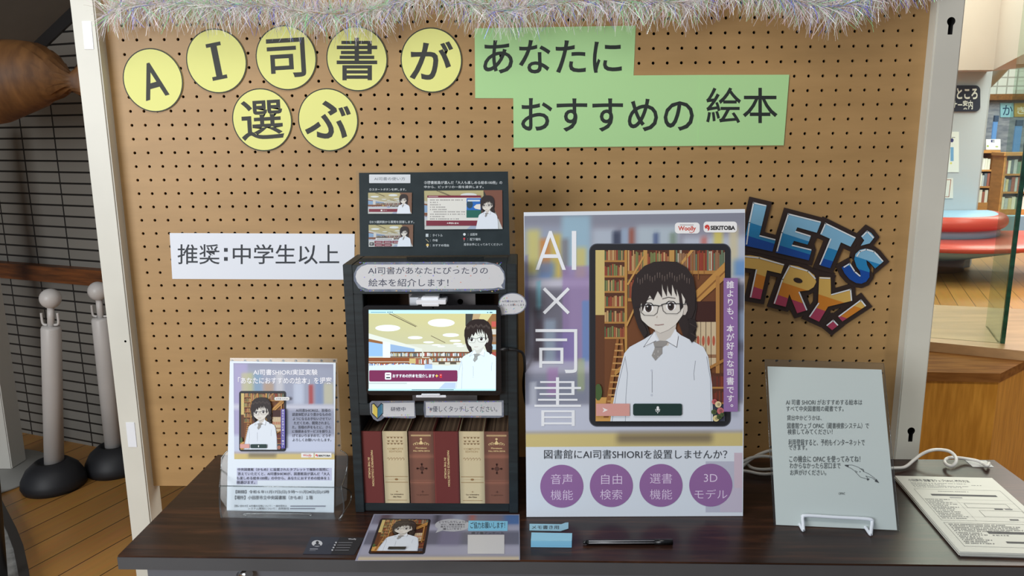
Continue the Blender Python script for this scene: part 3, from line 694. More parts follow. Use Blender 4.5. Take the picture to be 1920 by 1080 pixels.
def garland(px, label, n):
    V, Fc, MI = [], [], []; path = [on_y(x, y - 1, -0.032) for x, y in px]; org = path[0]
    cum = [0]
    for a, b in zip(path, path[1:]): cum.append(cum[-1] + (b - a).length)
    L = cum[-1]; N = int(n * L)
    for i in range(N):
        s_ = random.random() * L; k = max(j for j in range(len(cum) - 1) if cum[j] <= s_); t = (s_ - cum[k]) / (cum[k + 1] - cum[k])
        c = path[k].lerp(path[k + 1], t); a = random.uniform(0, 2 * math.pi); d = Vector((random.gauss(0, 0.45), math.cos(a) * 0.8, math.sin(a))).normalized()
        if d.y > 0.3: d.y *= -0.4
        ln = random.uniform(0.030, 0.066); w_ = Vector((random.uniform(-1, 1), random.uniform(-1, 1), random.uniform(-1, 1))).cross(d).normalized() * random.uniform(0.00036, 0.00065)
        bend = Vector((random.gauss(0, 0.006), 0, -random.uniform(0, 0.008)))
        p0 = c + d * 0.002; p1 = c + d * ln * 0.55 + bend * 0.3; p2 = c + d * ln + bend
        for p in (p0, p1, p2):
            if p.y > -0.003: p.y = -0.003
        b0 = len(V)
        for p, q in ((p0, 1), (p1, 1), (p2, 0.5)): V.append(p - w_ * q - org); V.append(p + w_ * q - org)
        mi = random.choices(range(7), (34, 13, 10, 11, 7, 5, 14))[0]
        Fc += [(b0, b0 + 1, b0 + 3, b0 + 2), (b0 + 2, b0 + 3, b0 + 5, b0 + 4)]; MI += [mi, mi]
    me = bpy.data.meshes.new('tinsel_garland'); me.from_pydata([tuple(v) for v in V], [], Fc); me.polygons.foreach_set('material_index', MI)
    for m_ in TIN: me.materials.append(m_)
    o = bpy.data.objects.new('tinsel_garland', me); o.location = org; COL.objects.link(o); return tag(o, label, 'tinsel')
garland([(197, 30), (235, 12), (300, 8), (420, 12), (510, 10), (560, 24), (650, 28), (705, 18), (770, -4), (840, -16), (880, 8), (940, 24), (1010, 12), (1100, 0), (1200, 2), (1290, 6), (1345, -22)], 'shimmering pale tinsel garland draped along the left and centre of the board top', 5600)
garland([(1352, -24), (1440, -12), (1500, 2), (1565, 18), (1615, 2), (1680, -28), (1757, -46)], 'short shimmering tinsel garland draped on the right of the board top', 5600)
# ================================================================== what is pinned on the board
INK = (52, 54, 50); YEL = mat('yellow_card', (226, 228, 138), 0.7)
BP = Plane((0, -0.0016, 0)); bm0 = BP.px
def letter_disc(cx, cy, ch, wpx, hpx, rot, label, tilt=0.0):
    o2 = bm0(cx, cy); P = Plane((o2[0], -0.0022, o2[1])); R = 0.0662; n = 56
    ring = lambda r: [(r * math.cos(2 * math.pi * i / n), r * 1.02 * math.sin(2 * math.pi * i / n)) for i in range(n)]
    b = MB().slab(P.M, ring(R), 0.0018).build('letter_disc', YEL)
    A = Art(P); m = P.px
    A.poly(ring(R * 0.999), (48, 50, 46)); A.poly(ring(R * 0.962), (228, 230, 140))
    if ch == 'I':
        c, s_ = math.cos(rot), math.sin(rot); mm = lambda x, y: m(cx + x * c - y * s_, cy + x * s_ + y * c)
        A.rect(mm, -6, -34, 6, 34, INK); A.rect(mm, -14, -35, 14, -28, INK); A.rect(mm, -14, 28, 14, 35, INK)
    else: A.text(ch, m, cx - wpx / 2, cy - hpx / 2, cx + wpx / 2, cy + hpx / 2, INK, 0.018 if ch in 'がぶ' else 0.012, rot)
    tag(join_print(b, A.build('p', PAPER)), label, 'letter disc', 'yellow letter discs')
letter_disc(286.9, 150.7, 'A', 46, 68, -0.27, 'yellow disc with a tilted black letter A at the left of the row')
letter_disc(406, 114.7, 'I', 27, 70, -0.2, 'yellow disc with a black letter I, second from the left on the upper row')
letter_disc(536.6, 108.7, '司', 72, 74, -0.06, 'yellow disc with the kanji 司, its top under the tinsel')
letter_disc(669.3, 110.6, '書', 76, 80, 0.0, 'yellow disc with the kanji 書, its top under the tinsel')
letter_disc(808.8, 113.2, 'が', 79, 75, 0.06, 'yellow disc with the hiragana が beside the green sheets')
letter_disc(491.6, 225, '選', 80, 75, -0.06, 'yellow disc with the kanji 選 in the lower row')
letter_disc(615.3, 225, 'ぶ', 82, 71, 0.12, 'yellow disc with the hiragana ぶ in the lower row')
def board_sheet(name, quad, rgb, lift, label, cat, draw, group=None):
    P = Plane((0, -0.0008 - lift, 0)); m = P.px
    b = MB().slab(P.M, [m(*q) for q in quad], 0.0006).build(name, mat('card_%d_%d_%d' % rgb, rgb, 0.65))
    A = Art(P); draw(A, m); tag(join_print(b, A.build('p', PAPER)), label, cat, group)
GRN = (172, 216, 152)
board_sheet('green_sheet', [(890, 53), (1192, 48), (1186, 185), (891, 184)], GRN, 0, 'pale green sheet reading あなたに under the tinsel', 'sheet', lambda A, m: A.text('あなたに', m, 906, 75, 1166, 138, (30, 40, 36), 0.012), 'pale green title sheets')
board_sheet('green_sheet', [(962, 143), (1314, 140.5), (1311, 273.5), (963, 277)], GRN, 0.0009, 'long pale green sheet reading おすすめの', 'sheet', lambda A, m: A.text('おすすめの', m, 977, 184, 1301, 247, (30, 40, 36), 0.012), 'pale green title sheets')
board_sheet('green_sheet', [(1312, 140.5), (1480, 140), (1469.5, 272.5), (1309, 273.5)], GRN, 0.0017, 'pale green sheet reading 絵本 at the right end of the title', 'sheet', lambda A, m: A.text('絵本', m, 1324, 164, 1458, 231, (30, 40, 36), 0.008), 'pale green title sheets')
def dr_(A, m):
    c = (50, 56, 64); A.text('推奨', m, 333, 458, 412, 495.5, c, 0.006); A.rect(m, 420, 465, 427, 472, c); A.rect(m, 420, 482, 427, 489, c); A.text('中学生以上', m, 436.5, 458, 636, 495.5, c, 0.006)
board_sheet('white_notice', [(318, 437), (665, 438.5), (664, 524.5), (323, 523)], (226, 232, 242), 0, 'long white paper strip notice with large black kanji left of the display box', 'notice', dr_)

# ------------------------------------------------------------------ the cut-out words
LZ = lambda P: P.zm(1380, 350, 3.7233)
def inflate(pts, d):
    n = len(pts); ar = sum(pts[i][0] * pts[(i + 1) % n][1] - pts[(i + 1) % n][0] * pts[i][1] for i in range(n)); k = 1 if ar > 0 else -1
    out = []
    for i in range(n):
        a, b, c = pts[i - 1], pts[i], pts[(i + 1) % n]
        e1 = (b[0] - a[0], b[1] - a[1]); e2 = (c[0] - b[0], c[1] - b[1]); l1 = math.hypot(*e1) or 1; l2 = math.hypot(*e2) or 1
        n1 = (e1[1] / l1 * k, -e1[0] / l1 * k); n2 = (e2[1] / l2 * k, -e2[0] / l2 * k)
        mx, my = n1[0] + n2[0], n1[1] + n2[1]; dd = mx * n1[0] + my * n1[1]; q = d / max(dd, 0.55)
        out.append((b[0] + mx * q, b[1] + my * q))
    return out
LETS = {
 'L': [(118, 108), (213, 130), (162, 340), (275, 369), (252, 452), (48, 408)],
 'E': [(360, 185), (592, 246), (562, 321), (426, 283), (413, 311), (521, 346), (498, 404), (402, 377), (388, 408), (526, 441), (506, 513), (275, 459)],
 'T': [(622, 251), (833, 356), (797, 418), (730, 388), (655, 568), (580, 546), (653, 362), (584, 331)],
 'q': [(870, 346), (912, 305), (940, 322), (963, 352), (930, 395), (868, 411), (893, 373)],
 'S': [(1027, 520), (968, 570), (930, 528), (906, 511), (912, 545), (930, 580), (928, 630), (905, 662), (872, 676), (835, 671), (790, 645), (755, 605), (735, 562), (792, 530), (828, 588), (868, 624), (862, 590), (838, 555), (822, 505), (832, 468), (862, 440), (902, 431), (945, 440), (985, 468)]}
TRYS = {
 'T': [(40, 478), (100, 478), (165, 489), (335, 540), (312, 606), (215, 583), (170, 785), (93, 772), (138, 575), (28, 562)],
 'R': [(370, 545), (430, 555), (500, 582), (545, 617), (558, 665), (540, 700), (505, 722), (440, 730), (495, 860), (425, 882), (370, 748), (345, 838), (258, 815), (320, 640)],
 'Y': [(578, 628), (658, 632), (660, 751), (800, 712), (808, 795), (640, 836), (578, 941), (505, 908), (571, 810)],
 'b': [(870, 785), (906, 830), (740, 939), (708, 905)],
 'd': [(675, 925), (712, 965), (668, 1000), (627, 966)]}
BACK = {('lettering_cutout', 'E', 5): [(360, 185), (592, 246), (562, 321), (535, 345), (512, 400), (526, 441), (506, 513), (275, 459)], ('lettering_cutout', 'R', 5): [(370, 545), (430, 555), (500, 582), (545, 617), (558, 665), (540, 700), (505, 722), (455, 745), (495, 860), (425, 882), (385, 800), (350, 838), (258, 815), (320, 640)],
 'x': 0}
def cutout(name, letters, cols, b1, b2, lift, d, label, lights, extra, counters):
    P = Plane((0, -0.0048 - lift, 0)); m = LZ(P); mb = MB(); base = mat('card_dark_brown', (46, 32, 28), 0.55)
    for i, (k, pts) in enumerate(letters.items()):
        pts = BACK.get((name, k, len(letters)), pts)
        Pk = Plane((0, -0.0048 - lift + 0.00012 * i, 0)); mb.slab(Pk.M, [LZ(Pk)(*q) for q in inflate(pts, d)], 0.003)
    for j, pts in enumerate(extra):
        Pk = Plane((0, -0.0048 - lift + 0.00012 * (j + 6), 0)); mb.slab(Pk.M, [LZ(Pk)(*q) for q in pts], 0.003)
    o = mb.build(name, base)
    A = Art(P, 0.0018)
    for k, pts in letters.items():
        for bi in range(3):
            cl = [(-200, -200), (1400, -200)] ; lo = b1 if bi == 1 else b2
            A.setclip(None)
            if bi: A.setclip([m(-300, lo(-300)), m(1500, lo(1500)), m(1500, 2500), m(-300, 2500)])
            A.poly([m(*q) for q in pts], cols[bi])
    A.setclip(None)
    for pts in counters: A.poly([m(*q) for q in pts], (46, 32, 28))
    for ln in lights: A.line(m, ln, 9, (226, 232, 236))
    return tag(join_print(o, A.build('p', GLOSSY)), label, 'cut-out lettering')
cutout('lettering_cutout', LETS, ((128, 182, 214), (32, 128, 182), (4, 72, 158)), lambda x: 228 + 0.345 * x - 0.00002 * x * x, lambda x: 318 + 0.30 * x, 0.0008, 32,
       "blue cut-out lettering LET'S with thick dark outline right of the large poster",
       [[(72, 400), (92, 250), (120, 112), (205, 132)], [(164, 342), (270, 369)], [(284, 448), (318, 320), (363, 190), (585, 246)], [(413, 312), (515, 344)], [(390, 408), (520, 440)], [(592, 326), (622, 256), (828, 356)], [(658, 364), (584, 540)], [(878, 346), (912, 311), (955, 356)], [(840, 485), (862, 450), (905, 437), (960, 452), (1020, 518)], [(750, 560), (790, 536), (826, 592), (862, 622)]],
       [[(60, 380), (280, 430), (260, 500), (60, 470)], [(815, 520), (940, 530), (940, 640), (800, 600)], [(800, 400), (900, 380), (900, 440), (820, 470)]], [])
cutout('lettering_cutout', TRYS, ((216, 176, 92), (206, 128, 40), (172, 62, 92)), lambda x: 560 + 0.33 * x, lambda x: 655 + 0.34 * x, 0.0, 32,
       'gold and red cut-out lettering TRY! below the blue cut-out word',
       [[(60, 486), (160, 496), (330, 544)], [(140, 580), (100, 768)], [(266, 812), (322, 645), (372, 551), (500, 588), (550, 640)], [(438, 735), (490, 858)], [(584, 635), (652, 638)], [(664, 752), (796, 716), (803, 792)], [(574, 812), (512, 904)], [(716, 903), (868, 790), (900, 830)], [(632, 966), (675, 931), (706, 964)]],
       [[(300, 540), (340, 600), (300, 640), (250, 580)], [(540, 560), (700, 620), (680, 660), (560, 700)], [(600, 860), (720, 900), (680, 990), (560, 960)]],
       [[(430 + 32 * math.cos(t), 653 + 18 * math.sin(t) + 0.2 * 32 * math.cos(t)) for t in [2 * math.pi * k / 20 for k in range(20)]]])
# ================================================================== printed pictures (drawn flat, as on the sheets themselves)
def smooth(e0, e1, x):
    t = max(0.0, min(1.0, (x - e0) / (e1 - e0))); return t * t * (3 - 2 * t)
def blobs(base, items):
    def fn(u, v):
        c = list(base)
        for (u0, v0, u1, v1, col, s_, a) in items:
            k = a * smooth(u0 - s_, u0 + s_, u) * (1 - smooth(u1 - s_, u1 + s_, u)) * smooth(v0 - s_, v0 + s_, v) * (1 - smooth(v1 - s_, v1 + s_, v))
            c = [x + (y - x) * k for x, y in zip(c, col)]
        return c
    return fn
BLURRED = blobs((146, 146, 162), [
    (-1, -1, 2, .05, (132, 136, 152), .03, 1), (-1, .05, .30, .27, (150, 160, 180), .03, 1), (.01, .06, .07, .25, (206, 196, 110), .02, .8), (.07, .1, .12, .25, (206, 130, 56), .012, .8),
    (.12, .08, .17, .27, (214, 184, 70), .015, .8), (.17, .0, .30, .24, (150, 184, 204), .02, .9), (.17, .10, .20, .26, (110, 90, 90), .015, .6), (.23, .14, .28, .27, (208, 192, 110), .015, .8), (.06, .2, .14, .27, (90, 130, 190), .02, .7),
    (.31, .06, .42, .27, (176, 188, 204), .02, .9), (.40, .07, .44, .27, (52, 60, 84), .012, .9), (.44, .06, .47, .27, (150, 170, 196), .01, .9), (.475, .06, .50, .27, (150, 86, 70), .009, .9), (.51, .05, .70, .2, (176, 192, 204), .02, .9), (.585, .08, .61, .2, (66, 84, 130), .01, .8), (.66, .08, .69, .2, (110, 130, 110), .012, .7),
    (.72, .1, 1.1, .27, (186, 196, 212), .02, .9), (.80, .1, .83, .2, (196, 100, 90), .01, .7), (.86, .06, .90, .2, (214, 198, 90), .012, .8), (.93, .06, .97, .3, (206, 196, 160), .012, .8), (.95, .2, 1.05, .28, (90, 140, 200), .02, .8),
    (-1, .275, 2, .31, (196, 196, 212), .012, .9), (-1, .32, .20, .62, (104, 104, 118), .02, .9), (.17, .22, .30, .66, (152, 126, 178), .006, .7), (.0, .17, .012, .5, (104, 100, 160), .005, .8), (.055, .28, .075, .45, (120, 190, 208), .005, .8), (.26, .37, .30, .66, (104, 140, 196), .006, .8),
    (.04, .4, .08, .64, (60, 50, 60), .012, .8), (.09, .45, .14, .64, (150, 170, 190), .012, .7), (.95, .3, 1.1, .6, (92, 96, 112), .02, .9), (.955, .42, 1.1, .55, (150, 170, 200), .02, .7), (.14, .5, .24, .66, (120, 110, 180), .02, .5),
    (-1, .63, .98, .68, (182, 184, 204), .012, .8), (-1, .69, .3, .82, (126, 132, 152), .03, .9), (.02, .72, .05, .82, (190, 196, 210), .008, .8), (.10, .66, .15, .78, (168, 120, 180), .006, .6), (.24, .62, .27, .76, (170, 190, 120), .006, .5), (.95, .6, 1.1, .8, (120, 130, 160), .02, .8),
    (-1, .82, 2, .935, (192, 198, 216), .012, 1), (-1, .94, 2, 1.1, (206, 190, 128), .008, 1), (.42, .945, .86, .985, (112, 100, 84), .022, .85)])

def girl(A, T, detail=True):
    """a plain drawn librarian: dark hair, glasses, white shirt; coordinates are those of the large poster"""
    HAIR = (42, 32, 32); SKIN = (222, 218, 210); SH = (222, 230, 240); LINE = (70, 66, 72)
    def p(pts): return [T(x, y) for x, y in pts]
    A.poly(p([(1244, 489.7), (1268, 491), (1287, 502), (1299, 520), (1304, 546), (1306, 575), (1302, 600), (1305, 618), (1300, 640), (1284, 640), (1270, 600), (1210, 600), (1222, 640), (1207, 634), (1196, 612), (1188, 585), (1183, 560), (1184, 538), (1192, 515), (1207, 499), (1225, 491)]), HAIR)
    A.poly(p([(1226, 607), (1268, 603), (1263, 634), (1256, 650), (1238, 650), (1229, 634)]), (206, 201, 194))
    A.poly(p([(1228, 622), (1206, 636), (1180, 650), (1170, 662), (1163, 690), (1154, 730), (1147, 765), (1143.5, 792), (1336, 792), (1334, 720), (1327, 668), (1318, 650), (1300, 640), (1276, 628), (1264, 618), (1252, 648), (1240, 648)]), SH)
    if detail:
        for ln in ([(1172, 672), (1176, 700), (1173, 745), (1172, 792)], [(1303, 676), (1300, 700), (1301, 712)], [(1172, 668), (1166, 690), (1156, 730), (1147, 790)], [(1324, 668), (1331, 710), (1333, 790)], [(1222, 696), (1222, 735)]): A.line(T, ln, 0.8, (120, 126, 140))
        for by in (694, 740): A.ell(T, 1221, by, 2.2, 2.2, (200, 208, 222), 12)
    A.poly(p([(1226, 620), (1206, 649.5), (1209, 651), (1230, 638), (1238, 646), (1229, 630)]), (232, 238, 246)); A.line(T, [(1226, 621), (1206, 650), (1229, 638.5)], 0.8, LINE)
    A.poly(p([(1266, 616), (1271, 631), (1268, 650.5), (1247, 638), (1256, 632)]), (232, 238, 246)); A.line(T, [(1271, 630), (1268, 650.5), (1248, 638.5)], 0.8, LINE)
    A.poly(p([(1224, 641), (1236, 638), (1251, 639), (1249, 645), (1241, 651), (1241, 662), (1228, 675.5), (1221, 666), (1227, 652)]), (150, 148, 146))
    if detail:
        for k in range(14): A.ell(T, 1226 + (k * 7) % 14, 652 + (k * 5) % 19, 0.6, 0.6, (205, 203, 200), 6, False)
        A.h += STEP; A.line(T, [(1228, 650), (1241, 650)], 0.7, (90, 88, 90))
    A.poly(p([(1196, 545), (1197, 586), (1203, 600), (1215, 611), (1237, 624), (1252, 618), (1266, 608), (1279, 590), (1284, 560), (1280, 535), (1240, 518), (1206, 524)]), SKIN)
    A.poly(p([(1282, 570), (1288, 566), (1289, 580), (1284, 590), (1280, 590)]), (206, 198, 190))
    for (ex, ey) in ((1215, 577), (1257, 574)):
        A.ell(T, ex, ey, 9.5, 8.5, (246, 246, 246), 20); A.ell(T, ex, ey, 6.2, 8.0, (62, 48, 44), 20); A.ell(T, ex, ey, 3.4, 4.6, (20, 16, 18), 16); A.ell(T, ex - 2, ey - 3, 1.6, 1.6, (240, 240, 240), 10)
        A.line(T, [(ex - 10, ey - 5), (ex - 4, ey - 9.5), (ex + 5, ey - 9), (ex + 10, ey - 4)], 1.6, (30, 24, 26))
    A.line(T, [(1210, 563), (1218, 559), (1224, 559.5)], 1.2, (66, 54, 52)); A.line(T, [(1241, 560), (1252, 557), (1265, 559)], 1.2, (66, 54, 52))
    A.line(T, [(1227, 608.5), (1233, 609), (1243, 607.5)], 1.3, (150, 110, 104)); A.line(T, [(1231, 592), (1230, 595)], 0.8, (180, 165, 155))
    # fringe
    A.poly(p([(1244, 490), (1268, 491), (1287, 502), (1299, 520), (1303, 546), (1302, 580), (1296, 596), (1287, 598), (1288, 575), (1283, 560), (1276, 548), (1280, 575), (1274, 582), (1272, 556), (1267, 540), (1268, 556), (1264, 548), (1259, 532), (1258, 555), (1252, 545), (1250, 532), (1249, 556), (1242, 541), (1240, 530), (1240, 558), (1232, 545), (1224, 563), (1217, 553), (1208, 572), (1203, 584), (1202, 566), (1198, 578), (1199, 600), (1190, 590), (1184, 560), (1186, 535), (1194, 512), (1208, 498), (1226, 491)]), HAIR)
    A.poly(p([(1184, 556), (1193, 566), (1199, 584), (1201, 600), (1209, 612), (1213, 624), (1207, 634), (1196, 614), (1188, 590)]), HAIR)
    if detail:
        for k in range(22):
            x = 1194 + k * 4.6; y = 524 + 4 * math.sin(k * 1.3) - 6 * math.sin((k - 1) / 21 * math.pi)
            A.poly(p([(x, y - 4), (x + 1.3, y - 5), (x + 1.1, y + 5), (x + 0.4, y + 6)]), (112, 98, 92), False)
        A.h += STEP
        A.poly(p([(1290, 596), (1303, 600), (1306, 612), (1299, 622), (1305, 632), (1296, 642), (1288, 630), (1292, 616)]), (34, 26, 27)); A.line(T, [(1292, 606), (1303, 612)], 0.8, (74, 62, 60)); A.line(T, [(1294, 624), (1303, 630)], 0.8, (74, 62, 60))
    G = (34, 34, 40); g = lambda x, y: T(x, y)
    for x0, y0, x1, y1 in ((1199, 572, 1234, 591), (1240, 569, 1277, 588)):
        A.line(T, [(x0, y0 + 2), (x0 + 2, y1 - 6), (x0 + 8, y1 - 0.5), (x1 - 9, y1), (x1 - 3, y1 - 5), (x1 - 0.5, y0 + 1)], 0.9, G); A.line(T, [(x0 - 1, y0 + 2), (x0 + 6, y0), (x1 - 6, y0), (x1, y0 + 1)], 1.7, G)
    A.line(T, [(1234, 574), (1237, 572.5), (1240, 573)], 1.2, G); A.line(T, [(1277, 571), (1288, 569)], 1.5, G); A.line(T, [(1199, 574), (1188, 576)], 1.2, G)

def sim(m, ax, ay, bx, by, k=1.0):
    """poster coordinates carried to another picture: (1244,640) goes to (ax,ay), one unit becomes k"""
    return lambda x, y: m(ax + (x - 1244) * k, ay + (y - 640) * k)

def warm_library(A, m):
    """drawn wooden library, m maps the unit square (v down)"""
    A.setclip([m(0, 0), m(1, 0), m(1, 1), m(0, 1)]); R = random.Random(5)
    A.rect(m, 0, 0, 1, 1, (112, 66, 34)); A.rect(m, 0, 0, .07, .4, (206, 186, 120)); A.rect(m, 0, .38, .07, .9, (96, 56, 30))
    def shelf(x0, x1, y0, y1, n, cols):
        A.rect(m, x0, y0, x1, y1, (84, 44, 26))
        for k in range(n):
            ya = y0 + (y1 - y0) * k / n; yb = y0 + (y1 - y0) * (k + 1) / n; x = x0
            while x < x1:
                w_ = R.uniform(.008, .017); A.rect(m, x, ya + (yb - ya) * R.uniform(.12, .34), min(x + w_ * .85, x1), yb - (yb - ya) * .12, R.choice(cols), False); x += w_
            A.h += STEP; A.rect(m, x0, yb - (yb - ya) * .12, x1, yb, (176, 128, 66))
    cols = ((170, 120, 76), (150, 70, 50), (120, 130, 80), (196, 160, 110), (110, 96, 66), (160, 90, 60), (84, 104, 70))
    shelf(.07, .23, -.02, .52, 6, cols); A.rect(m, .225, 0, .245, .7, (186, 140, 72)); shelf(.25, .37, -.02, .3, 2, cols)
    A.rect(m, .37, 0, .40, .5, (190, 146, 80)); shelf(.40, .58, -.02, .16, 1, cols); A.rect(m, .57, 0, .61, .5, (190, 146, 80)); shelf(.62, 1.0, -.03, .14, 1, ((150, 60, 44), (190, 180, 160), (100, 120, 96), (150, 110, 80)))
    A.line(m, [(.62, .12), (.78, -.03)], .02, (196, 150, 84)); A.line(m, [(.25, .2), (.37, .04)], .014, (196, 150, 84))
    A.poly([m(.72, .36), m(1, .17), m(1, .07), m(.72, .28)], (190, 140, 72)); A.line(m, [(.72, .33), (1, .125)], .012, (140, 92, 44))
    for k in range(6): A.line(m, [(.66 + .045 * k, .02), (.66 + .045 * k, .26 - .03 * k)], .008, (150, 100, 50), False)
    A.h += STEP; A.rect(m, .74, .3, .96, .48, (60, 26, 20)); A.rect(m, .93, .15, .96, 1, (176, 126, 66))
    for k in range(5):
        x = .735 + .04 * k; A.rect(m, x, .42, x + .036, .68, (206, 186, 152)); A.ell(m, x + .018, .53, .011, .03, (180, 90, 66), 12); A.rect(m, x, .61, x + .036, .63, (150, 110, 80))
    A.line(m, [(.70, .76), (1, .64)], .022, (170, 120, 60)); shelf(.76, 1, .72, .9, 2, ((110, 44, 30), (130, 56, 36), (90, 50, 40)))
    A.rect(m, .76, .9, 1, 1.02, (58, 62, 78)); A.line(m, [(.15, .72), (.34, .60)], .03, (186, 136, 70)); A.line(m, [(.24, .44), (.30, .34)], .014, (196, 150, 84)); shelf(.26, .36, .56, .66, 1, cols)
    A.rect(m, 0, .86, .3, 1, (206, 156, 84)); A.poly([m(.06, .98), m(.16, .52), m(.18, .52), m(.10, .98)], (150, 96, 48)); A.poly([m(.23, .92), m(.19, .52), m(.21, .52), m(.26, .92)], (150, 96, 48))
    for k in range(11): y = .55 + .037 * k; A.line(m, [(.155 - .0068 * k, y), (.205 + .004 * k, y)], .011, (196, 150, 88), False)
    A.h += STEP; A.ell(m, .02, .83, .03, .05, (70, 96, 50), 10); A.setclip(None)

def bright_library(A, m, dim=1.0, hi=True):
    """the reading room picture behind the drawn librarian, m maps the unit square"""
    R = random.Random(8); k_ = lambda c: tuple(x * dim for x in c)
    A.setclip([m(0, 0), m(1, 0), m(1, 1), m(0, 1)])
    A.field(m, 12, 8, lambda u, v: k_((206 - 20 * v + 8 * u, 196 - 12 * v + 4 * u, 142 + 30 * v)))
    A.rect(m, 0, .40, 1, 1, k_((216, 212, 196))); A.poly([m(0, .26), m(.42, .46), m(.42, .52), m(0, .42)], k_((226, 224, 214))); A.poly([m(0, .36), m(.11, .39), m(.11, .56), m(0, .56)], k_((150, 186, 226)))
    A.poly([m(0, .33), m(.11, .37), m(.11, .40), m(0, .37)], k_((150, 98, 60))); A.poly([m(.17, .40), m(.36, .46), m(.36, .5), m(.17, .5)], k_((150, 176, 210))); A.poly([m(.11, .36), m(.17, .38), m(.17, .58), m(.11, .58)], k_((232, 232, 226)))
    for cx, cy, rx, ry in ((.15, .19, .098, .042), (.57, .12, .105, .052), (.365, .315, .058, .02), (.645, .28, .064, .024), (.47, .375, .042, .013), (.68, .356, .045, .015), (.53, .41, .034, .01), (.70, .395, .036, .011), (.57, .43, .03, .008), (.72, .425, .03, .009)): A.ell(m, cx, cy, rx, ry, k_((246, 255, 255)), 24, False)
    A.h += STEP; A.line(m, [(.16, .0), (.37, .17)], .006, k_((96, 84, 66))); A.line(m, [(.19, .0), (.38, .165)], .003, k_((96, 84, 66))); A.line(m, [(.49, .29), (.60, .38)], .005, k_((110, 96, 76)))
    A.rect(m, .76, .0, .82, .16, k_((66, 66, 62))); A.poly([m(.82, 0), m(.88, 0), m(.84, .2), m(.80, .22)], k_((190, 160, 120))); A.poly([m(.97, 0), m(1, 0), m(1, .6), m(.95, .6), m(.88, .22)], k_((150, 106, 66)))
    for k in range(5): A.rect(m, .965, .1 + .1 * k, 1, .17 + .1 * k, k_(((200, 90, 80), (210, 200, 190), (150, 120, 100), (180, 200, 210), (170, 80, 70))[k]))
    def row(x0, x1, y0, y1, back, cols):
        A.rect(m, x0, y0 - .012, x1, y1 + .015, k_(back)); x = x0
        while x < x1:
            w_ = R.uniform(.006, .013); A.rect(m, x, y0 + (y1 - y0) * R.uniform(0, .3), min(x + w_ * .8, x1), y1, k_(R.choice(cols)), False); x += w_
        A.h += STEP
    mix = ((226, 226, 222), (190, 200, 206), (110, 120, 120), (200, 190, 150), (90, 110, 120), (170, 90, 80), (240, 240, 238))
    row(.17, .42, .51, .56, (110, 74, 50), mix); row(.43, .80, .51, .555, (120, 80, 56), mix); row(.48, .80, .575, .62, (120, 80, 56), mix); row(0, .36, .645, .70, (140, 82, 50), ((120, 160, 210), (226, 226, 222), (90, 130, 190), (200, 90, 80), (240, 240, 240))); row(.36, .50, .59, .655, (150, 96, 60), mix)
    A.rect(m, 0, .575, .36, .625, k_((140, 76, 44))); A.rect(m, .32, .585, .37, .65, k_((206, 180, 120))); A.poly([m(0, .68), m(.30, .66), m(.62, .68), m(.75, .66), m(.75, .74), m(0, .78)], k_((216, 224, 236))); A.rect(m, .44, .66, .5, .72, k_((170, 190, 226)))
    A.rect(m, .55, .63, .6, .66, k_((90, 80, 70))); A.rect(m, .64, .63, .69, .66, k_((90, 80, 70))); A.rect(m, 0, .74, 1, 1.0, k_((226, 230, 228))); A.poly([m(.54, 1), m(.60, .9), m(.75, .9), m(.72, 1)], k_((186, 200, 226))); A.rect(m, 0, .90, .3, .92, k_((200, 206, 204))); A.setclip(None)

def unit(m, x0, y0, x1, y1): return lambda u, v: m(x0 + (x1 - x0) * u, y0 + (y1 - y0) * v)
def unitq(m, q):
    """unit square onto a quadrilateral of picture points tl, tr, br, bl"""
    tl, tr_, br, bl = q
    return lambda u, v: m((tl[0] * (1 - u) + tr_[0] * u) * (1 - v) + (bl[0] * (1 - u) + br[0] * u) * v, (tl[1] * (1 - u) + tr_[1] * u) * (1 - v) + (bl[1] * (1 - u) + br[1] * u) * v)
def gtext(A, m, lines, col, bold=0.0):
    for (t, x0, y0, x1, y1) in lines: A.text(t, m, x0, y0, x1, y1, col, bold)

# ================================================================== the large poster
pb0 = Vector((0.869, -0.315, 0.7008)); pb1 = Vector((1.294, -0.306, 0.7008)); ptop = Vector((0.866, -0.228, 1.292))
PP = Plane(pb0, pb1 - pb0, ptop - pb0); pm = PP.px
poster = thing('poster_board', 'large white foam-board poster with purple circles standing on the table', 'poster', (1.081, -0.31, 0.70))
pc_ = [pm(987, 970), pm(1393, 968), pm(1397, 392), pm(982, 398)]
MB().slab(PP.M, [(0, 0), (pc_[1][0], 0), (pc_[2][0], pc_[2][1]), (pc_[3][0], pc_[3][1])], 0.006).build('foam_board', mat('foam_board', (218, 226, 236), 0.6), poster)
st_ = MB(); st_.slab(Plane(PP.w(0.16, 0.002, -0.0065), (0, 1, 0), (0, 0, 1)).M, [(0.004, 0), (0.15, 0), (0.068, 0.40)], 0.004); st_.build('easel_leg', mat('grey_card', (150, 150, 148), 0.8), poster)
A = Art(PP, 0.0001); A.field(unitq(pm, [(983, 405), (1396.5, 399), (1392.5, 836), (986, 838)]), 90, 80, BLURRED)
PW = (236, 240, 246)
A.rect(pm, 1323, 865, 1391.5, 960.5, (186, 188, 206)); A.rect(pm, 1376.5, 849, 1391.8, 915, (204, 186, 200)); A.rect(pm, 1350, 915, 1391.5, 960, (196, 188, 206))
A.build('background_print', PAPER, poster)
A = Art(PP, 0.0006)
A.text('A', pm, 1003.9, 433, 1061, 506, PW, -0.012); A.rect(pm, 1072, 433, 1080.5, 506, PW); A.line(pm, [(1021, 542), (1065, 586)], 6, PW); A.line(pm, [(1065, 542), (1021, 586)], 6, PW)
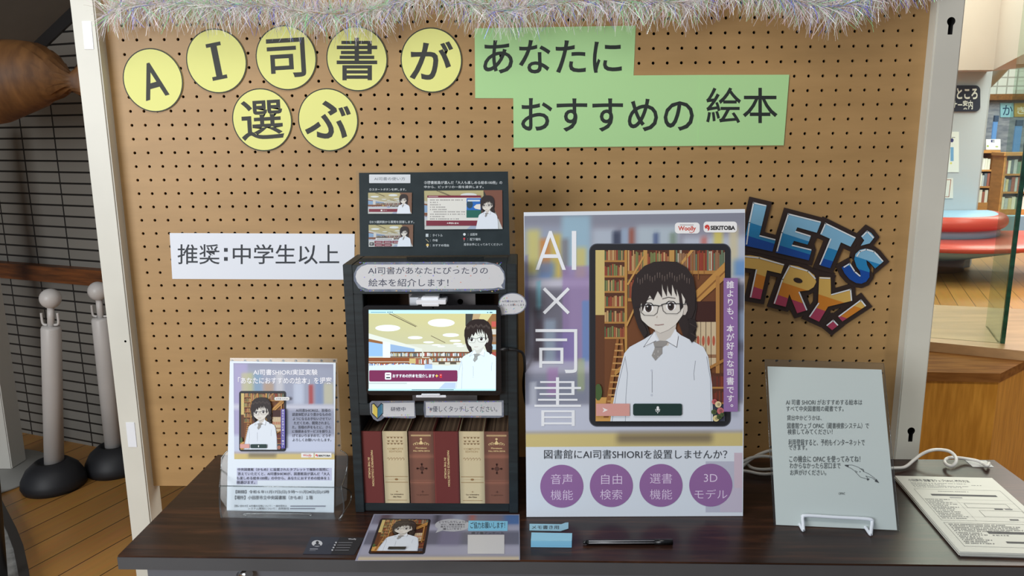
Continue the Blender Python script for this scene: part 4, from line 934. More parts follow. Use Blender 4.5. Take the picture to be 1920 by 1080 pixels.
A.text('司', pm, 1003.9, 617, 1082.4, 699.5, PW, -0.008); A.text('書', pm, 1002, 707.4, 1089.5, 798.8, PW, -0.008); A.text('図書館にAI司書SHIORIを設置しませんか？', pm, 1020, 843, 1363, 860, (56, 60, 68))
A.build('lettering', PAPER, poster)
A = Art(PP, 0.0004)
A.rrect(pm, 1104.5, 456.5, 1370.5, 800, 15, (74, 78, 90)); A.rrect(pm, 1106, 458, 1369, 798.5, 14, (30, 31, 38))
pu = unit(pm, 1116.5, 469, 1358.5, 789)
warm_library(A, pu); A.setclip([pu(0, 0), pu(1, 0), pu(1, 1), pu(0, 1)]); girl(A, pm)
A.rect(pm, 1117, 755.6, 1179.7, 778.6, (216, 158, 150)); A.poly([pm(1129, 763), pm(1139, 767.5), pm(1129, 772), pm(1132, 767.5)], (240, 240, 240)); A.setclip(None)
A.rrect(pm, 1186, 755.6, 1277.5, 778, 4, (18, 52, 48)); A.rrect(pm, 1230, 760.5, 1234.5, 769, 2.2, (236, 240, 240)); A.line(pm, [(1228, 766), (1229, 770), (1232, 771.5), (1235, 770), (1236, 766)], 1, (236, 240, 240)); A.line(pm, [(1232, 771), (1232, 774)], 1, (236, 240, 240))
for (fx, fy, fr, fc) in ((1338, 752, 5, (190, 90, 96)), (1345, 757, 6, (226, 206, 160)), (1349, 769, 6.5, (196, 110, 112)), (1341, 783, 6, (222, 206, 150)), (1337, 771, 5, (74, 92, 52)), (1347, 780, 5, (66, 84, 46)), (1352, 776, 4, (74, 92, 52))):
    A.ell(pm, fx, fy, fr, fr, fc, 14); A.ell(pm, fx + 1, fy, fr * .5, fr * .5, tuple(x * .75 for x in fc), 10)
A.build('tablet_picture', PAPER, poster, 'printed tablet showing a drawn woman with black hair, glasses and white shirt')
A = Art(PP, 0.0066); A.rect(pm, 1355, 521, 1381.5, 770.5, (146, 110, 168)); A.column('誰よりも、本が好きな司書です。', pm, 1368, 527, 16.35, 13.5, (240, 238, 244), 0.012); A.build('caption_strip', PAPER, poster, 'purple vertical caption strip')
def woolly(A, m, x0, y0, x1, y1, r):
    w_, h_ = x1 - x0, y1 - y0
    if r: A.rrect(m, x0, y0, x1, y1, r, (240, 241, 242))
    else: A.rect(m, x0, y0, x1, y1, (236, 236, 234))
    A.text('Woolly', m, x0 + w_ * .13, y0 + h_ * .32, x0 + w_ * .85, y0 + h_ * .86, (204, 76, 58), 0.035); A.rect(m, x0 + w_ * .2, y0 + h_ * .2, x0 + w_ * .76, y0 + h_ * .24, (90, 60, 56))
    A.line(m, [(x0 + w_ * .58, y0 + h_ * .86), (x0 + w_ * .66, y0 + h_ * .93), (x0 + w_ * .74, y0 + h_ * .86)], h_ * .05, (204, 76, 58))
def sekitoba(A, m, x0, y0, x1, y1, r):
    w_, h_ = x1 - x0, y1 - y0
    if r: A.rrect(m, x0, y0, x1, y1, r, (240, 241, 242))
    else: A.rect(m, x0, y0, x1, y1, (236, 236, 234))
    q = lambda pts: [m(x0 + w_ * a, y0 + h_ * b) for a, b in pts]
    A.poly(q([(.03, .45), (.07, .3), (.13, .28), (.17, .4), (.19, .6), (.17, .78), (.12, .88), (.13, .7), (.09, .62), (.05, .66)]), (206, 60, 52)); A.poly(q([(.10, .5), (.14, .55), (.12, .6)]), (240, 240, 240))
    A.text('SEKITOBA', m, x0 + w_ * .205, y0 + h_ * .38, x0 + w_ * .945, y0 + h_ * .78, (30, 30, 34), 0.045)
A = Art(PP, 0.0006); woolly(A, pm, 1265.3, 417.3, 1311.8, 437.8, 6); A.build('logo_label', PAPER, poster, 'white label with red script lettering'); A = Art(PP, 0.0006); sekitoba(A, pm, 1319, 415.5, 1381.8, 435.8, 6); A.build('logo_label', PAPER, poster, 'white label with black capitals and red mark')
for cx, cy, l1, l2, b1, b2 in ((1053.3, 911.5, '音声', '機能', (187, 588, 292, 637), (187, 665, 294, 713)), (1146.2, 910.4, '自由', '検索', (430, 588, 530, 637), (425, 663, 531, 711)), (1239.2, 910, '選書', '機能', (665, 585, 772, 634), (665, 662, 772, 710)), (1332.5, 909.5, '3D', 'モデル', (925, 588, 990, 626), (880, 662, 1038, 707))):
    A = Art(PP, 0.0006); A.ell(pm, cx, cy, 40.4, 40.2, (146, 104, 158), 56); z8 = PP.zm(960, 660, 2.572)
    A.text(l1, z8, *b1, (226, 208, 234), -0.006); A.text(l2, z8, *b2, (226, 208, 234), -0.006); A.build('badge', PAPER, poster)
# ================================================================== dark display box with tablet and dummy books
BF = -0.298                                   # front face of the box
xL, xR, zT = 0.5265, 0.8525, 1.203
BOXM = mat('box_dark_stain', (32, 42, 46), 0.5, rgb2=(22, 30, 34), nscale=5, stretch=(2, 2, 22), bump=0.15)
CARD = mat('box_cardboard', (104, 76, 58), 0.8, noise=0.15, nscale=6)
box = thing('display_box', 'tall dark stained wooden display box holding the tablet and a row of old-style books', 'display box', (0.69, -0.22, TZ))
yb = on_z(663, 477, zT).y
def fz(px, py, y=BF): return on_y(px, py, y)
zr1 = fz(800, 551).z; zr2 = fz(800, 757).z; zr3 = fz(800, 779).z; zr4 = fz(800, 946).z; xo0 = fz(684.5, 650).x; xo1 = fz(936, 650).x
MB().box((xL, BF, TZ), (xL + 0.018, yb, zT), 0.001).build('side_panel', BOXM, box); MB().box((xR - 0.018, BF, TZ), (xR, yb, zT), 0.001).build('side_panel', BOXM, box)
MB().box((xL + 0.018, BF + 0.002, zT - 0.014), (xR - 0.018, yb, zT - 0.001), 0.001).build('top_panel', BOXM, box)
MB().box((xL + 0.018, BF, zr1), (xR - 0.018, BF + 0.012, zT - 0.001), 0.001).build('top_rail', BOXM, box); MB().box((xL + 0.018, BF, zr3), (xR - 0.018, BF + 0.012, zr2), 0.001).build('middle_rail', BOXM, box)
MB().box((xL + 0.018, BF, zr2), (xo0, BF + 0.012, zr1), 0.001).build('stile', BOXM, box); MB().box((xo1, BF, zr2), (xR - 0.018, BF + 0.012, zr1), 0.001).build('stile', BOXM, box)
MB().box((xL + 0.018, BF + 0.004, TZ + 0.001), (xR - 0.018, BF + 0.016, zr4), 0.001).build('bottom_rail', BOXM, box); MB().box((xL + 0.018, BF + 0.016, TZ + 0.001), (xR - 0.018, yb, zr4 - 0.002)).build('floor_panel', BOXM, box)
MB().box((xL + 0.018, yb - 0.008, zr4), (xR - 0.018, yb - 0.001, zT - 0.014)).build('back_panel', CARD, box); MB().box((xL + 0.018, BF + 0.014, zr3 + 0.001), (xR - 0.018, yb - 0.008, zr3 + 0.010)).build('shelf', CARD, box)

# dummy books
def spine(kind, P, w_, h_):
    A = Art(P); m = lambda x, y: (x * w_, h_ - y * h_)
    GOLD = (232, 206, 150)
    if kind == 'red':
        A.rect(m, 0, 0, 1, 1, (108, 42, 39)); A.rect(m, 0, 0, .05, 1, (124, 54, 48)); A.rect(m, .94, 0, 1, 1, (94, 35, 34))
        rot = lambda x, y: m(.5 + (.5 - y) * .9, x)
        A.text('MASTERPIECE COLLECTION', rot, .26, .37, .76, .46, GOLD, 0.02); A.text('IN THE WORLD', rot, .36, .52, .65, .61, GOLD, 0.02)
    elif kind == 'cream':
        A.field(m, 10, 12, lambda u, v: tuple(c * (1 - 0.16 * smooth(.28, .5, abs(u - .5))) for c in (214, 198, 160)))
        ORN = (150, 112, 70)
        for y0, n in ((.07, 5), (.12, 4), (.155, 5)):
            for k in range(n):
                x = .16 + .68 * (k + .5) / n; A.line(m, [(x - .055, y0), (x - .02, y0 + .022), (x, y0), (x + .02, y0 + .022), (x + .055, y0)], .016, ORN, False); A.ell(m, x, y0 + .012, .018, .006, ORN, 8, False)
        A.h += STEP; A.text('COMPLETE', m, .18, .225, .82, .25, (176, 150, 108), 0.02); A.text('EDITION', m, .25, .262, .75, .287, (176, 150, 108), 0.02)
        for k in range(6):
            x = .2 + .12 * k; A.line(m, [(x - .05, .375), (x, .36), (x + .05, .38), (x + .02, .395)], .014, ORN, False)
        A.h += STEP
        for y in (.62, .625, .70, .705): A.rect(m, .04, y, .96, y + .0035, (158, 126, 84), False)
        A.h += STEP; A.line(m, [(.14, .663), (.86, .663)], .006, ORN); A.ell(m, .5, .663, .07, .014, ORN, 12); A.text('+', m, .45, .825, .55, .845, ORN); A.text('La grimoire', m, .24, .865, .76, .888, (84, 64, 46), 0.02); A.text('des Fées', m, .33, .90, .67, .918, (84, 64, 46), 0.02); A.rect(m, .1, .955, .9, .96, ORN)
    else:
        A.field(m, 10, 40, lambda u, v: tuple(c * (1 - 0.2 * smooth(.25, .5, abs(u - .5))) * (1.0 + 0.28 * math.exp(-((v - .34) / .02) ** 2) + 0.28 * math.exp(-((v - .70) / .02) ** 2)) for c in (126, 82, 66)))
        A.rect(m, .1, .045, .9, .053, GOLD); A.rect(m, .1, .06, .9, .064, GOLD)
        for sx in (-1, 1):
            for (rx, yy) in ((.10, .165), (.17, .155), (.26, .17)):
                A.line(m, [(.5 + sx * (rx - .05), yy + .012), (.5 + sx * rx, yy - .012), (.5 + sx * (rx + .06), yy + .004), (.5 + sx * (rx + .03), yy + .016)], .02, GOLD, False)
        A.h += STEP; A.ell(m, .5, .10, .05, .014, GOLD, 10); A.poly([m(.42, .16), m(.5, .115), m(.58, .16), m(.5, .18)], GOLD)
        A.text('Floraison', m, .28, .215, .72, .235, GOLD, 0.025); A.text('No.1876-2016', m, .18, .255, .84, .275, GOLD, 0.025)
        for a in range(4):
            c, s_ = math.cos(a * math.pi / 2), math.sin(a * math.pi / 2); A.line(m, [(.5, .51), (.5 + .2 * c, .51 + .066 * s_)], .03, (84, 50, 40), False); A.ell(m, .5 + .18 * c, .51 + .06 * s_, .05, .017, (84, 50, 40), 8, False)
        A.h += STEP; A.ell(m, .5, .51, .09, .03, (84, 50, 40), 14); A.rect(m, .02, .69, .98, .695, (96, 60, 46)); A.text('+', m, .44, .82, .56, .85, (84, 50, 40)); A.text('La grimoire', m, .26, .87, .74, .892, (90, 58, 46))
    return A
by0 = BF + 0.006; bz = zr4; bh = fz(745, 809, by0).z - bz; BD = 0.115
PAGES = mat('page_block', (168, 138, 108), 0.8, rgb2=(92, 70, 54), nscale=1.2, stretch=(420, 1, 1))
BOOKC = {'red': mat('book_red', (102, 38, 36), 0.5), 'cream': mat('book_cream', (204, 188, 150), 0.55), 'brown': mat('book_brown', (112, 72, 58), 0.5)}
protos = {}
bxs = [(675, 721), (722, 769), (770, 816), (816, 861.5), (863, 906), (909, 951.5)]
names = [('red', 'dark red book at the left end of the row'), ('cream', 'cream book beside the left-hand red one'), ('brown', 'brown leather-look book third in the row'), ('red', 'dark red book in the middle, fourth in the row'), ('cream', 'cream book fifth in the row with bright gilt'), ('brown', 'brown leather-look book at the right end of the row')]
wB = fz(722, 880, by0).x - fz(675, 880, by0).x - 0.001
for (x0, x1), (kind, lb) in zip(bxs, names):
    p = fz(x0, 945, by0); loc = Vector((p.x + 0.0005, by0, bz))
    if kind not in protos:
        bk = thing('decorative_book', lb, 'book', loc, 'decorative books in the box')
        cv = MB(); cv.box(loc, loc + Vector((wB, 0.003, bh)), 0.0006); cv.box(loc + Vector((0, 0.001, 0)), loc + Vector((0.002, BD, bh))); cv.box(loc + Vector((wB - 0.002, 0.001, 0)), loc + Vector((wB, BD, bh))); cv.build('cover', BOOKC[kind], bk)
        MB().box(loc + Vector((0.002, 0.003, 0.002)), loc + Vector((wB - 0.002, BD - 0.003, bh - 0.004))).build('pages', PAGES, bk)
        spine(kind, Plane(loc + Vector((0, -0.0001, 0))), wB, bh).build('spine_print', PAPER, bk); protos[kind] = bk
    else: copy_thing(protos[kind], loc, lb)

# tablet
TY = BF - 0.006; TP = Plane((0, TY - 0.007, 0)); tm = TP.px
SLATE = mat('tablet_body', (20, 22, 27), 0.25, coat=0.3)
tbl = thing('tablet', 'black tablet with lit screen showing a library and a drawn woman', 'tablet', (0.69, TY, fz(800, 742).z))
q = [tm(683, 573), tm(938.5, 573), tm(938.5, 741), tm(687, 741)]
bd = MB(); pts = rr(lambda x, y: (x, y), q[3][0], q[3][1], q[1][0], q[0][1], 0.010); bd.slab(TP.M, pts, 0.007); bd.build('body', SLATE, tbl)
A = Art(TP, 0.0002); sq_ = ((691.3, 581), (930.2, 581.5), (929.8, 731), (691.6, 731)); su = unitq(tm, sq_)
S4 = Plane(TP.o).zm(620, 460, 3.176); tm4 = TP.zm(620, 460, 3.176)
A.rect(su, 0, 0, 1, .045, (196, 232, 240)); lib = lambda u, v: su(u, .045 + .955 * v)
bright_library(A, lib, 1.0); A.setclip([su(0, 0), su(1, 0), su(1, 1), su(0, 1)])
girl(A, sim(tm4, 880, 645, 0, 0, 1.38)); A.setclip(None)
A.rect(su, .02, .018, .14, .028, (120, 160, 170)); 
for k in range(3): A.ell(su, .155 + .016 * k, .022, .005, .008, (60, 90, 100), 10)
A.rect(su, .93, .016, .94, .028, (60, 90, 100)); A.rect(su, .95, .016, .972, .028, (60, 90, 100)); A.rect(su, 0, .978, 1, 1, (186, 226, 236)); A.rect(su, .34, .985, .67, .992, (40, 60, 70))
scr = A.build('screen', SCREEN, tbl)
A = Art(TP, 0.006 * 0 + 0.0062)
A.rrect(tm4, 233, 738, 757, 805, 8, (122, 44, 84)); A.rrect(tm4, 327, 752, 364, 793, 6, (240, 248, 250)); A.rect(tm4, 334, 762, 356, 767, (122, 44, 84)); A.rect(tm4, 334, 778, 358, 786, (60, 60, 70)); A.text('おすすめの絵本を紹介します', tm4, 372, 760, 622, 782, (246, 250, 252), 0.018)
A.poly([tm4(634, 760), tm4(637, 768), tm4(645, 771), tm4(637, 774), tm4(634, 782), tm4(631, 774), tm4(623, 771), tm4(631, 768)], (246, 214, 90)); A.rect(tm4, 651, 760, 665, 783, (206, 50, 60)); A.rect(tm4, 655, 765, 661, 768, (250, 220, 220))
mb_ = A.build('message_banner', SCREEN, scr); mb_.parent = scr; mb_['label'] = 'purple message banner with white writing'
MB().lathe(TP.w(*tm(812, 577), 0.0002), [(0, 0.0), (0.0016, 0.0)], 12, M=Matrix.Rotation(math.radians(90), 3, 'X')).build('camera', mat('lens_black', (8, 8, 12), 0.1), tbl)

# tablet holder behind, with white clamps above and below
hold = thing('tablet_holder', 'white clamp arm gripping the tablet from above and below inside the dark box', 'holder', (0.69, BF + 0.05, fz(800, 745).z))
WP = mat('white_plastic', (232, 234, 240), 0.4)
def blk(x0, y0, x1, y1, ya, yb2, name, m, bev=0.0008):
    a, b = on_y(x0, y1, ya), on_y(x1, y0, ya); return MB().box((a.x, ya, a.z), (b.x, yb2, b.z), bev).build(name, m, hold)
blk(780.5, 563, 836, 571, TY - 0.009, BF + 0.02, 'upper_clamp', WP); blk(791, 569, 823, 574.5, TY - 0.010, TY - 0.0075, 'upper_lip', WP); blk(790, 557.5, 822, 563, TY - 0.003, BF + 0.02, 'clamp_neck', WP)
blk(797, 550, 824, 558, BF + 0.016, BF + 0.03, 'hinge', CHR); blk(780, 741.5, 836.5, 745.5, TY - 0.009, BF + 0.02, 'lower_clamp', WP); blk(790, 738.5, 825, 742, TY - 0.010, TY - 0.0075, 'lower_lip', WP)
hb = MB(); a, b = fz(774, 760, BF + 0.05), fz(891, 545, BF + 0.05); hb.box((a.x, BF + 0.05, zr3 + 0.012), (b.x, BF + 0.056, b.z)); hb.build('plate', mat('plate_grey', (150, 142, 142), 0.6), hold)
for px_ in (834, 863): c = fz(px_, 565.5, BF + 0.0495); MB().lathe(c, [(0, 0), (0.0055, 0)], 18, M=Matrix.Rotation(math.radians(90), 3, 'X')).build('plate_hole', HOLE_SHADE, hold)  # flat discs painted dark as the shade in the plate's two holes
sb_ = MB(); a = fz(800, 620, BF + 0.02); sb_.box((a.x - 0.03, BF + 0.016, fz(800, 742).z), (a.x + 0.03, BF + 0.05, fz(800, 561).z)); sb_.build('spine_arm', WP, hold)

# speech bubbles and tags stuck to the box (laminated, holographic film)
FILM = mat('holo_film', (150, 158, 172), 0.18, rgb2=(120, 130, 150), nscale=60, metal=0.2)
HOLO_GLINTS = [(110, 96, 236), (228, 150, 130), (150, 210, 120), (140, 120, 240), (226, 190, 130), (120, 200, 190)]  # colours of the film's glints, painted on as small flakes
def holo_glints(A, m, n, bounds, seed):
    R = random.Random(seed)
    for k in range(n):
        x, y = bounds(R); r = R.uniform(0.7, 2.0); a = R.uniform(0, 6)
        A.poly([m(x + r * math.cos(a + q_), y + r * 0.7 * math.sin(a + q_)) for q_ in (0, 2.2, 4.1)], R.choice(HOLO_GLINTS), False)
    A.h += STEP
def bubble(name, outer, inner, texts, label, plane, n, bounds, seed, extra=None):
    m = plane.px; b = MB().slab(plane.M, [m(*q) for q in outer], 0.0008).build(name, FILM)
    A = Art(plane, 0.0001); A.poly([m(*q) for q in inner], (212, 214, 218))
    if extra: extra(A, m)
    for t, x0, y0, x1, y1 in texts: A.text(t, m, x0, y0, x1, y1, (66, 72, 92), 0.004)
    holo_glints(A, m, n, bounds, seed); return tag(join_print(b, A.build('p', GLOSSY)), label, 'speech bubble' if 'bubble' in name else 'label')
BPn = Plane((0, BF - 0.0012, 0))
def z5(x, y): return (640 + x / 5.333, 440 + y / 5.333)
outer = [z5(*q) for q in ((250, 275), (1450, 272), (1580, 300), (1630, 370), (1640, 440), (1635, 545), (1560, 550), (1450, 560), (1300, 568), (240, 570), (170, 535), (125, 460), (125, 390), (160, 320))]
inner = [z5(*q) for q in ((260, 298), (1520, 298), (1580, 325), (1622, 390), (1628, 440), (1618, 480), (1598, 505), (1615, 535), (1570, 527), (1520, 537), (1400, 542), (270, 545), (200, 520), (155, 470), (142, 420), (155, 365), (200, 318))]
bubble('speech_bubble', outer, inner, [('AI司書があなたにぴったりの', *z5(268, 322), *z5(1465, 395)), ('絵本を紹介します！', *z5(272, 440), *z5(1072, 518))], 'long white speech bubble in shimmering film across the top of the dark box', BPn, 120, lambda R: z5(R.uniform(160, 1600), R.choice([R.uniform(300, 560), R.uniform(545, 568), R.uniform(275, 298)])), 3)
BP2 = Plane((0, BF - 0.0030, 0))
cx, cy = z5(1712, 690)
ob = [(cx + 26.5 * math.cos(t), cy + 20.5 * math.sin(t)) for t in [2 * math.pi * k / 36 for k in range(36)]]
ob = [z5(1600, 808), z5(1660, 800)] + [p for p in ob if not (p[0] < cx - 3 and p[1] > cy + 8)]
ob = sorted(ob, key=lambda p: math.atan2(p[1] - cy, p[0] - cx))
ib = [(cx + (p[0] - cx) * .93, cy + (p[1] - cy) * .92) for p in ob]
bubble('speech_bubble', ob, ib, [('AI司書SHIORIです。', *z5(1605, 655), *z5(1825, 678)), ('よろしくお願いします。', *z5(1590, 690), *z5(1842, 713))], 'small oval speech bubble sticking out at the right of the tablet', BP2, 22, lambda R: (cx + R.uniform(-25, 20), cy + R.uniform(-18, 18)), 5)
def z4(x, y): return (620 + x / 3.176, 460 + y / 3.176)
def mark(A, m):
    P = lambda pts: [m(*z4(*q)) for q in pts]
    A.poly(P([(243, 945), (258, 938), (279, 962), (300, 938), (313, 945), (313, 1002), (279, 1036), (243, 1002)]), (36, 50, 60)); A.poly(P([(248, 948), (257, 945), (278, 970), (278, 1028), (248, 998)]), (226, 204, 96)); A.poly(P([(309, 948), (301, 945), (280, 970), (280, 1028), (309, 998)]), (60, 120, 150))
    A.poly(P([(248, 948), (252, 947), (252, 1000), (248, 996)]), (240, 232, 190)); A.poly(P([(309, 948), (305, 947), (305, 1000), (309, 996)]), (120, 170, 190))
bubble('sticker_label', [z4(*q) for q in ((232, 940), (245, 927), (500, 925), (507, 1025), (490, 1031), (320, 1025), (300, 1042), (278, 1048), (255, 1035), (235, 1000))], [z4(*q) for q in ((300, 940), (497, 936), (499, 1018), (316, 1020), (305, 1002))], [('研修中', *z4(358, 962), *z4(446, 988))], 'laminated tag with a yellow and blue leaf mark below the tablet', BPn, 26, lambda R: z4(R.uniform(320, 500), R.choice([930, 1024, 1010])), 7, mark)
bubble('sticker_label', [z4(*q) for q in ((556, 927), (1030, 924), (1031, 1021), (1000, 1027), (560, 1024), (553, 980))], [z4(*q) for q in ((566, 934), (1018, 933), (1019, 1014), (568, 1013))], [('※優しくタッチしてください。', *z4(588, 957), *z4(992, 992))], 'wide laminated tag with one line of writing above the cream books', BPn, 60, lambda R: z4(R.uniform(565, 1020), R.choice([930, 1020, R.uniform(935, 1015)])), 9)

# black lead on the right of the tablet
BLKP = mat('black_cable', (18, 18, 20), 0.45)
cb = thing('charging_cable', 'black charging cable plugged into the right edge of the tablet', 'cable', on_y(985, 700, -0.27))
MB().tube([on_y(937.5, 655, TY - 0.004), on_y(954, 655, TY - 0.004)], 0.0038, 12).build('plug', BLKP, cb)
MB().tube([on_y(952, 655, TY - 0.004), on_y(968, 657, TY - 0.002), on_y(981, 664, BF), on_y(984, 690, BF + 0.02), on_y(981.5, 720, -0.25), on_y(985, 752, -0.22), on_y(996, 790, -0.20), on_z(1020, 845, TZ + 0.004), on_z(1090, 862, TZ + 0.004)], 0.0026, 10).build('lead', BLKP, cb)

# ------------------------------------------------------------------ dark how-to sheet in a clear stand on the box
CLR = clear_mat('clear_acrylic', (251, 252, 252), 0.03, 0.18, 0.12); CEDGE = clear_mat('acrylic_edge', (214, 218, 218), 0.16, 0.15, 0.3); LAM = clear_mat('laminate_film', (240, 242, 242), 0.05, 0.1, 0.3)
HO = Vector((0.5575, -0.213, zT + 0.008)); HP = Plane(HO, (1, 0.02, 0), (0, 0.19, 1)); hm = HP.px
hs = thing('sign_holder', 'clear acrylic sign stand on top of the dark box', 'sign holder', (0.69, -0.2, zT))
q = [hm(671, 484), hm(967, 484), hm(961, 318), hm(667, 320)]
HP2 = Plane(HP.o - HP.n * 0.0018, HP.x, HP.u); MB().slab(HP2.M, q, 0.002).build('back_plate', CLR, hs)
a, b = hm(760, 490), hm(907, 478); fr_ = MB()
zf = HP.w(a[0], 0).z
pA, pB = on_z(760, 492, zT + 0.0005), on_z(907, 490, zT + 0.0005)
fr_.box((pA.x, -0.262, zT + 0.0003), (pB.x, -0.222, zT + 0.0025)); fr_.build('foot_plate', CLR, hs)
MB().box((pA.x, -0.262, zT + 0.0005), (pB.x, -0.2595, zT + 0.008)).build('front_lip', CEDGE, hs)
MB().tube([HP.w(*q[0], -0.003), HP.w(*q[1], -0.003)], 0.0018, 8, smooth_path=False).build('edge', CEDGE, hs)
def howto(A, m):
    z6 = lambda x, y: m(660 + x / 6, 310 + y / 6)
    A.rrect(z6, 193, 103, 657, 200, 6, (206, 212, 218)); A.text('AI司書の使い方', z6, 250, 133, 598, 170, (90, 96, 104))
    W = (206, 214, 218)
    A.text('①スタートボタンを押します。', z6, 195, 258, 610, 286, W, 0.006); A.text('②5つ選択肢から質問を回答します。', z6, 197, 622, 700, 652, W, 0.006)
    A.text('③図書館員が選んだ「大人も楽しめる絵本100冊」の', z6, 812, 176, 1690, 212, W, 0.006); A.text('中から、ピッタリの一冊を提供します。', z6, 812, 228, 1480, 258, W, 0.006)
    for t, x0, y0, x1, y1 in (('：タイトル', 880, 772, 1020, 802), ('：作者', 880, 830, 965, 858), ('：おすすめ理由', 880, 886, 1090, 914), ('：出版年', 1305, 762, 1412, 792), ('：配下場所', 1300, 818, 1447, 848), ('是非お手にとってみてください！', 1258, 876, 1690, 904)): A.text(t, z6, x0, y0, x1, y1, W, 0.004)
    A.rect(z6, 830, 770, 860, 805, (190, 200, 206)); A.line(z6, [(832, 830), (862, 862)], 5, (190, 180, 150)); A.ell(z6, 850, 897, 15, 15, (226, 196, 120), 14); A.rect(z6, 843, 908, 857, 922, (200, 200, 200)); A.ell(z6, 1265, 777, 15, 15, (214, 222, 226), 16); A.ell(z6, 1263, 826, 11, 12, (200, 60, 70), 14); A.rect(z6, 1261, 836, 1265, 856, (190, 190, 190))
hsheet = thing('instruction_sheet', 'dark slate instruction sheet with three small pictures in the clear stand', 'instruction sheet', (0.69, -0.2, zT + 0.02))
q2 = [hm(675, 480), hm(956, 478), hm(952.5, 321.5), hm(673, 324)]
sl = MB().slab(HP.M, q2, 0.0008).build('sheet', mat('slate_print', (40, 50, 54), 0.5, rgb2=(34, 44, 48), nscale=30, spec=0.25), hsheet)
A = Art(HP, 0.0002); howto(A, hm); A.build('lettering', GLOSSY, hsheet)
def pic(q, head, extra):
    A = Art(HP, 0.0002); u = unitq(hm, [(660 + x / 6, 310 + y / 6) for x, y in q]); bright_library(A, u, 0.86, False); A.setclip([u(0, 0), u(1, 0), u(1, 1), u(0, 1)])
    z6 = lambda x, y: hm(660 + x / 6, 310 + y / 6); extra(A, z6, u); girl(A, sim(z6, *head), False); A.setclip(None); A.build('picture', GLOSSY, hsheet)
pic([(182, 308), (675, 308), (672, 545), (182, 545)], (582, 446, 0, 0, 0.80), lambda A, z, u: (A.rect(z, 192, 492, 526, 525, (122, 36, 56)), A.rect(z, 325, 500, 343, 517, (230, 230, 230)), A.text('スタート', z, 350, 500, 396, 516, (230, 220, 220)), A.poly([u(.72, 0), u(1, 0), u(1, 1), u(.9, .6)], (120, 86, 66))))
def ex2(A, z, u):
    A.poly([u(.74, 0), u(1, 0), u(1, 1), u(.9, .6)], (120, 86, 66)); A.rect(z, 268, 818, 470, 842, (226, 228, 228)); A.rect(z, 278, 826, 455, 834, (120, 120, 120)); A.rect(z, 278, 806, 400, 815, (60, 60, 60)); A.rrect(z, 200, 868, 250, 902, 8, (30, 32, 34)); A.line(z, [(222, 878), (210, 885), (222, 892)], 4, (220, 220, 220)); A.line(z, [(212, 885), (240, 885)], 4, (220, 220, 220))
    for (x0, y0) in ((255, 850), (356, 850), (456, 850), (258, 884), (356, 884)): A.rect(z, x0, y0, x0 + 92, y0 + 28, (122, 36, 56)); A.rect(z, x0 + 14, y0 + 11, x0 + 80, y0 + 17, (206, 190, 194))
pic([(187, 670), (690, 668), (686, 914), (190, 916)], (590, 812, 0, 0, 0.82), ex2)
def ex3(A, z, u):
    A.poly([u(.76, 0), u(1, 0), u(1, 1), u(.92, .6)], (120, 76, 60)); A.rect(z, 848, 340, 1448, 366, (122, 36, 56)); A.rect(z, 862, 348, 970, 356, (200, 170, 176)); A.rect(z, 850, 366, 1448, 628, (222, 222, 216))
    R = random.Random(4)
    for k, (x0, x1) in enumerate(((880, 1250), (880, 960), (880, 1000), (880, 1040), (880, 1070), (920, 1270), (880, 1272), (880, 1040), (880, 1190))):
        y = 386 + 26.5 * k; x = x0
        while x < x1: w_ = R.uniform(8, 16); A.rect(z, x, y, x + w_, y + 12, (150, 148, 146), False); x += w_ + R.choice([4, 5, 14])
    A.h += STEP; A.rect(z, 1290, 372, 1452, 590, (30, 104, 190)); A.rect(z, 1288, 505, 1452, 590, (24, 100, 88)); A.ell(z, 1325, 440, 36, 46, (40, 70, 90), 14); A.poly([z(1368, 470), z(1400, 440), z(1446, 436), z(1446, 500), z(1390, 490)], (226, 222, 216)); A.rect(z, 1300, 388, 1440, 408, (200, 214, 226))
    A.rect(z, 836, 622, 1440, 680, (122, 36, 56)); A.text('最初に戻る', z, 1090, 642, 1200, 662, (240, 236, 236), 0.02); A.poly([z(1068, 656), z(1078, 644), z(1088, 656)], (240, 236, 236))
pic([(812, 286), (1690, 280), (1695, 716), (818, 722)], (1524, 538, 0, 0, 1.32), ex3)

# ------------------------------------------------------------------ leaflet in its clear holder (left)
fb0 = Vector((0.2655, -0.292, TZ + 0.007)); fbt = Vector((0.2645, -0.209, 0.993))
FP = Plane(fb0, (1, -0.03, 0), fbt - fb0); fm = FP.px; z3 = FP.zm(400, 660, 3.176)
fly = thing('flyer', 'white flyer with a drawn woman and Japanese text in the clear holder at left', 'flyer', (0.37, -0.29, TZ + 0.007))
q = [fm(425, 961), fm(626, 962), fm(629.5, 680), fm(431, 677)]
MB().slab(FP.M, q, 0.0012).build('sheet', mat('flyer_paper', (222, 232, 242), 0.5), fly)
A = Art(FP, 0.0002)
fb_ = blobs((150, 154, 176), [(-1, .05, 2, .45, (160, 168, 188), .03, .6), (.0, .0, .14, 1, (172, 166, 206), .02, .9), (.08, .1, .2, .5, (206, 206, 120), .02, .5), (.2, .1, .28, .4, (120, 160, 190), .02, .6), (.3, .2, .4, .42, (190, 150, 110), .02, .6), (.42, .1, .5, .42, (206, 206, 210), .02, .7), (.6, .2, .7, .42, (196, 206, 226), .02, .8), (.75, .22, .80, .42, (170, 60, 60), .012, .8), (.82, .16, .9, .42, (120, 140, 180), .015, .8), (.9, .2, 1, .42, (200, 196, 160), .02, .7), (-1, .43, 2, .48, (206, 208, 222), .015, .9), (.2, .48, 2, .74, (150, 156, 178), .02, .9), (-1, .75, 2, .92, (196, 204, 226), .015, 1), (-1, .935, 2, 2, (208, 188, 124), .01, 1), (.14, .94, .42, .98, (110, 100, 84), .02, .8)])
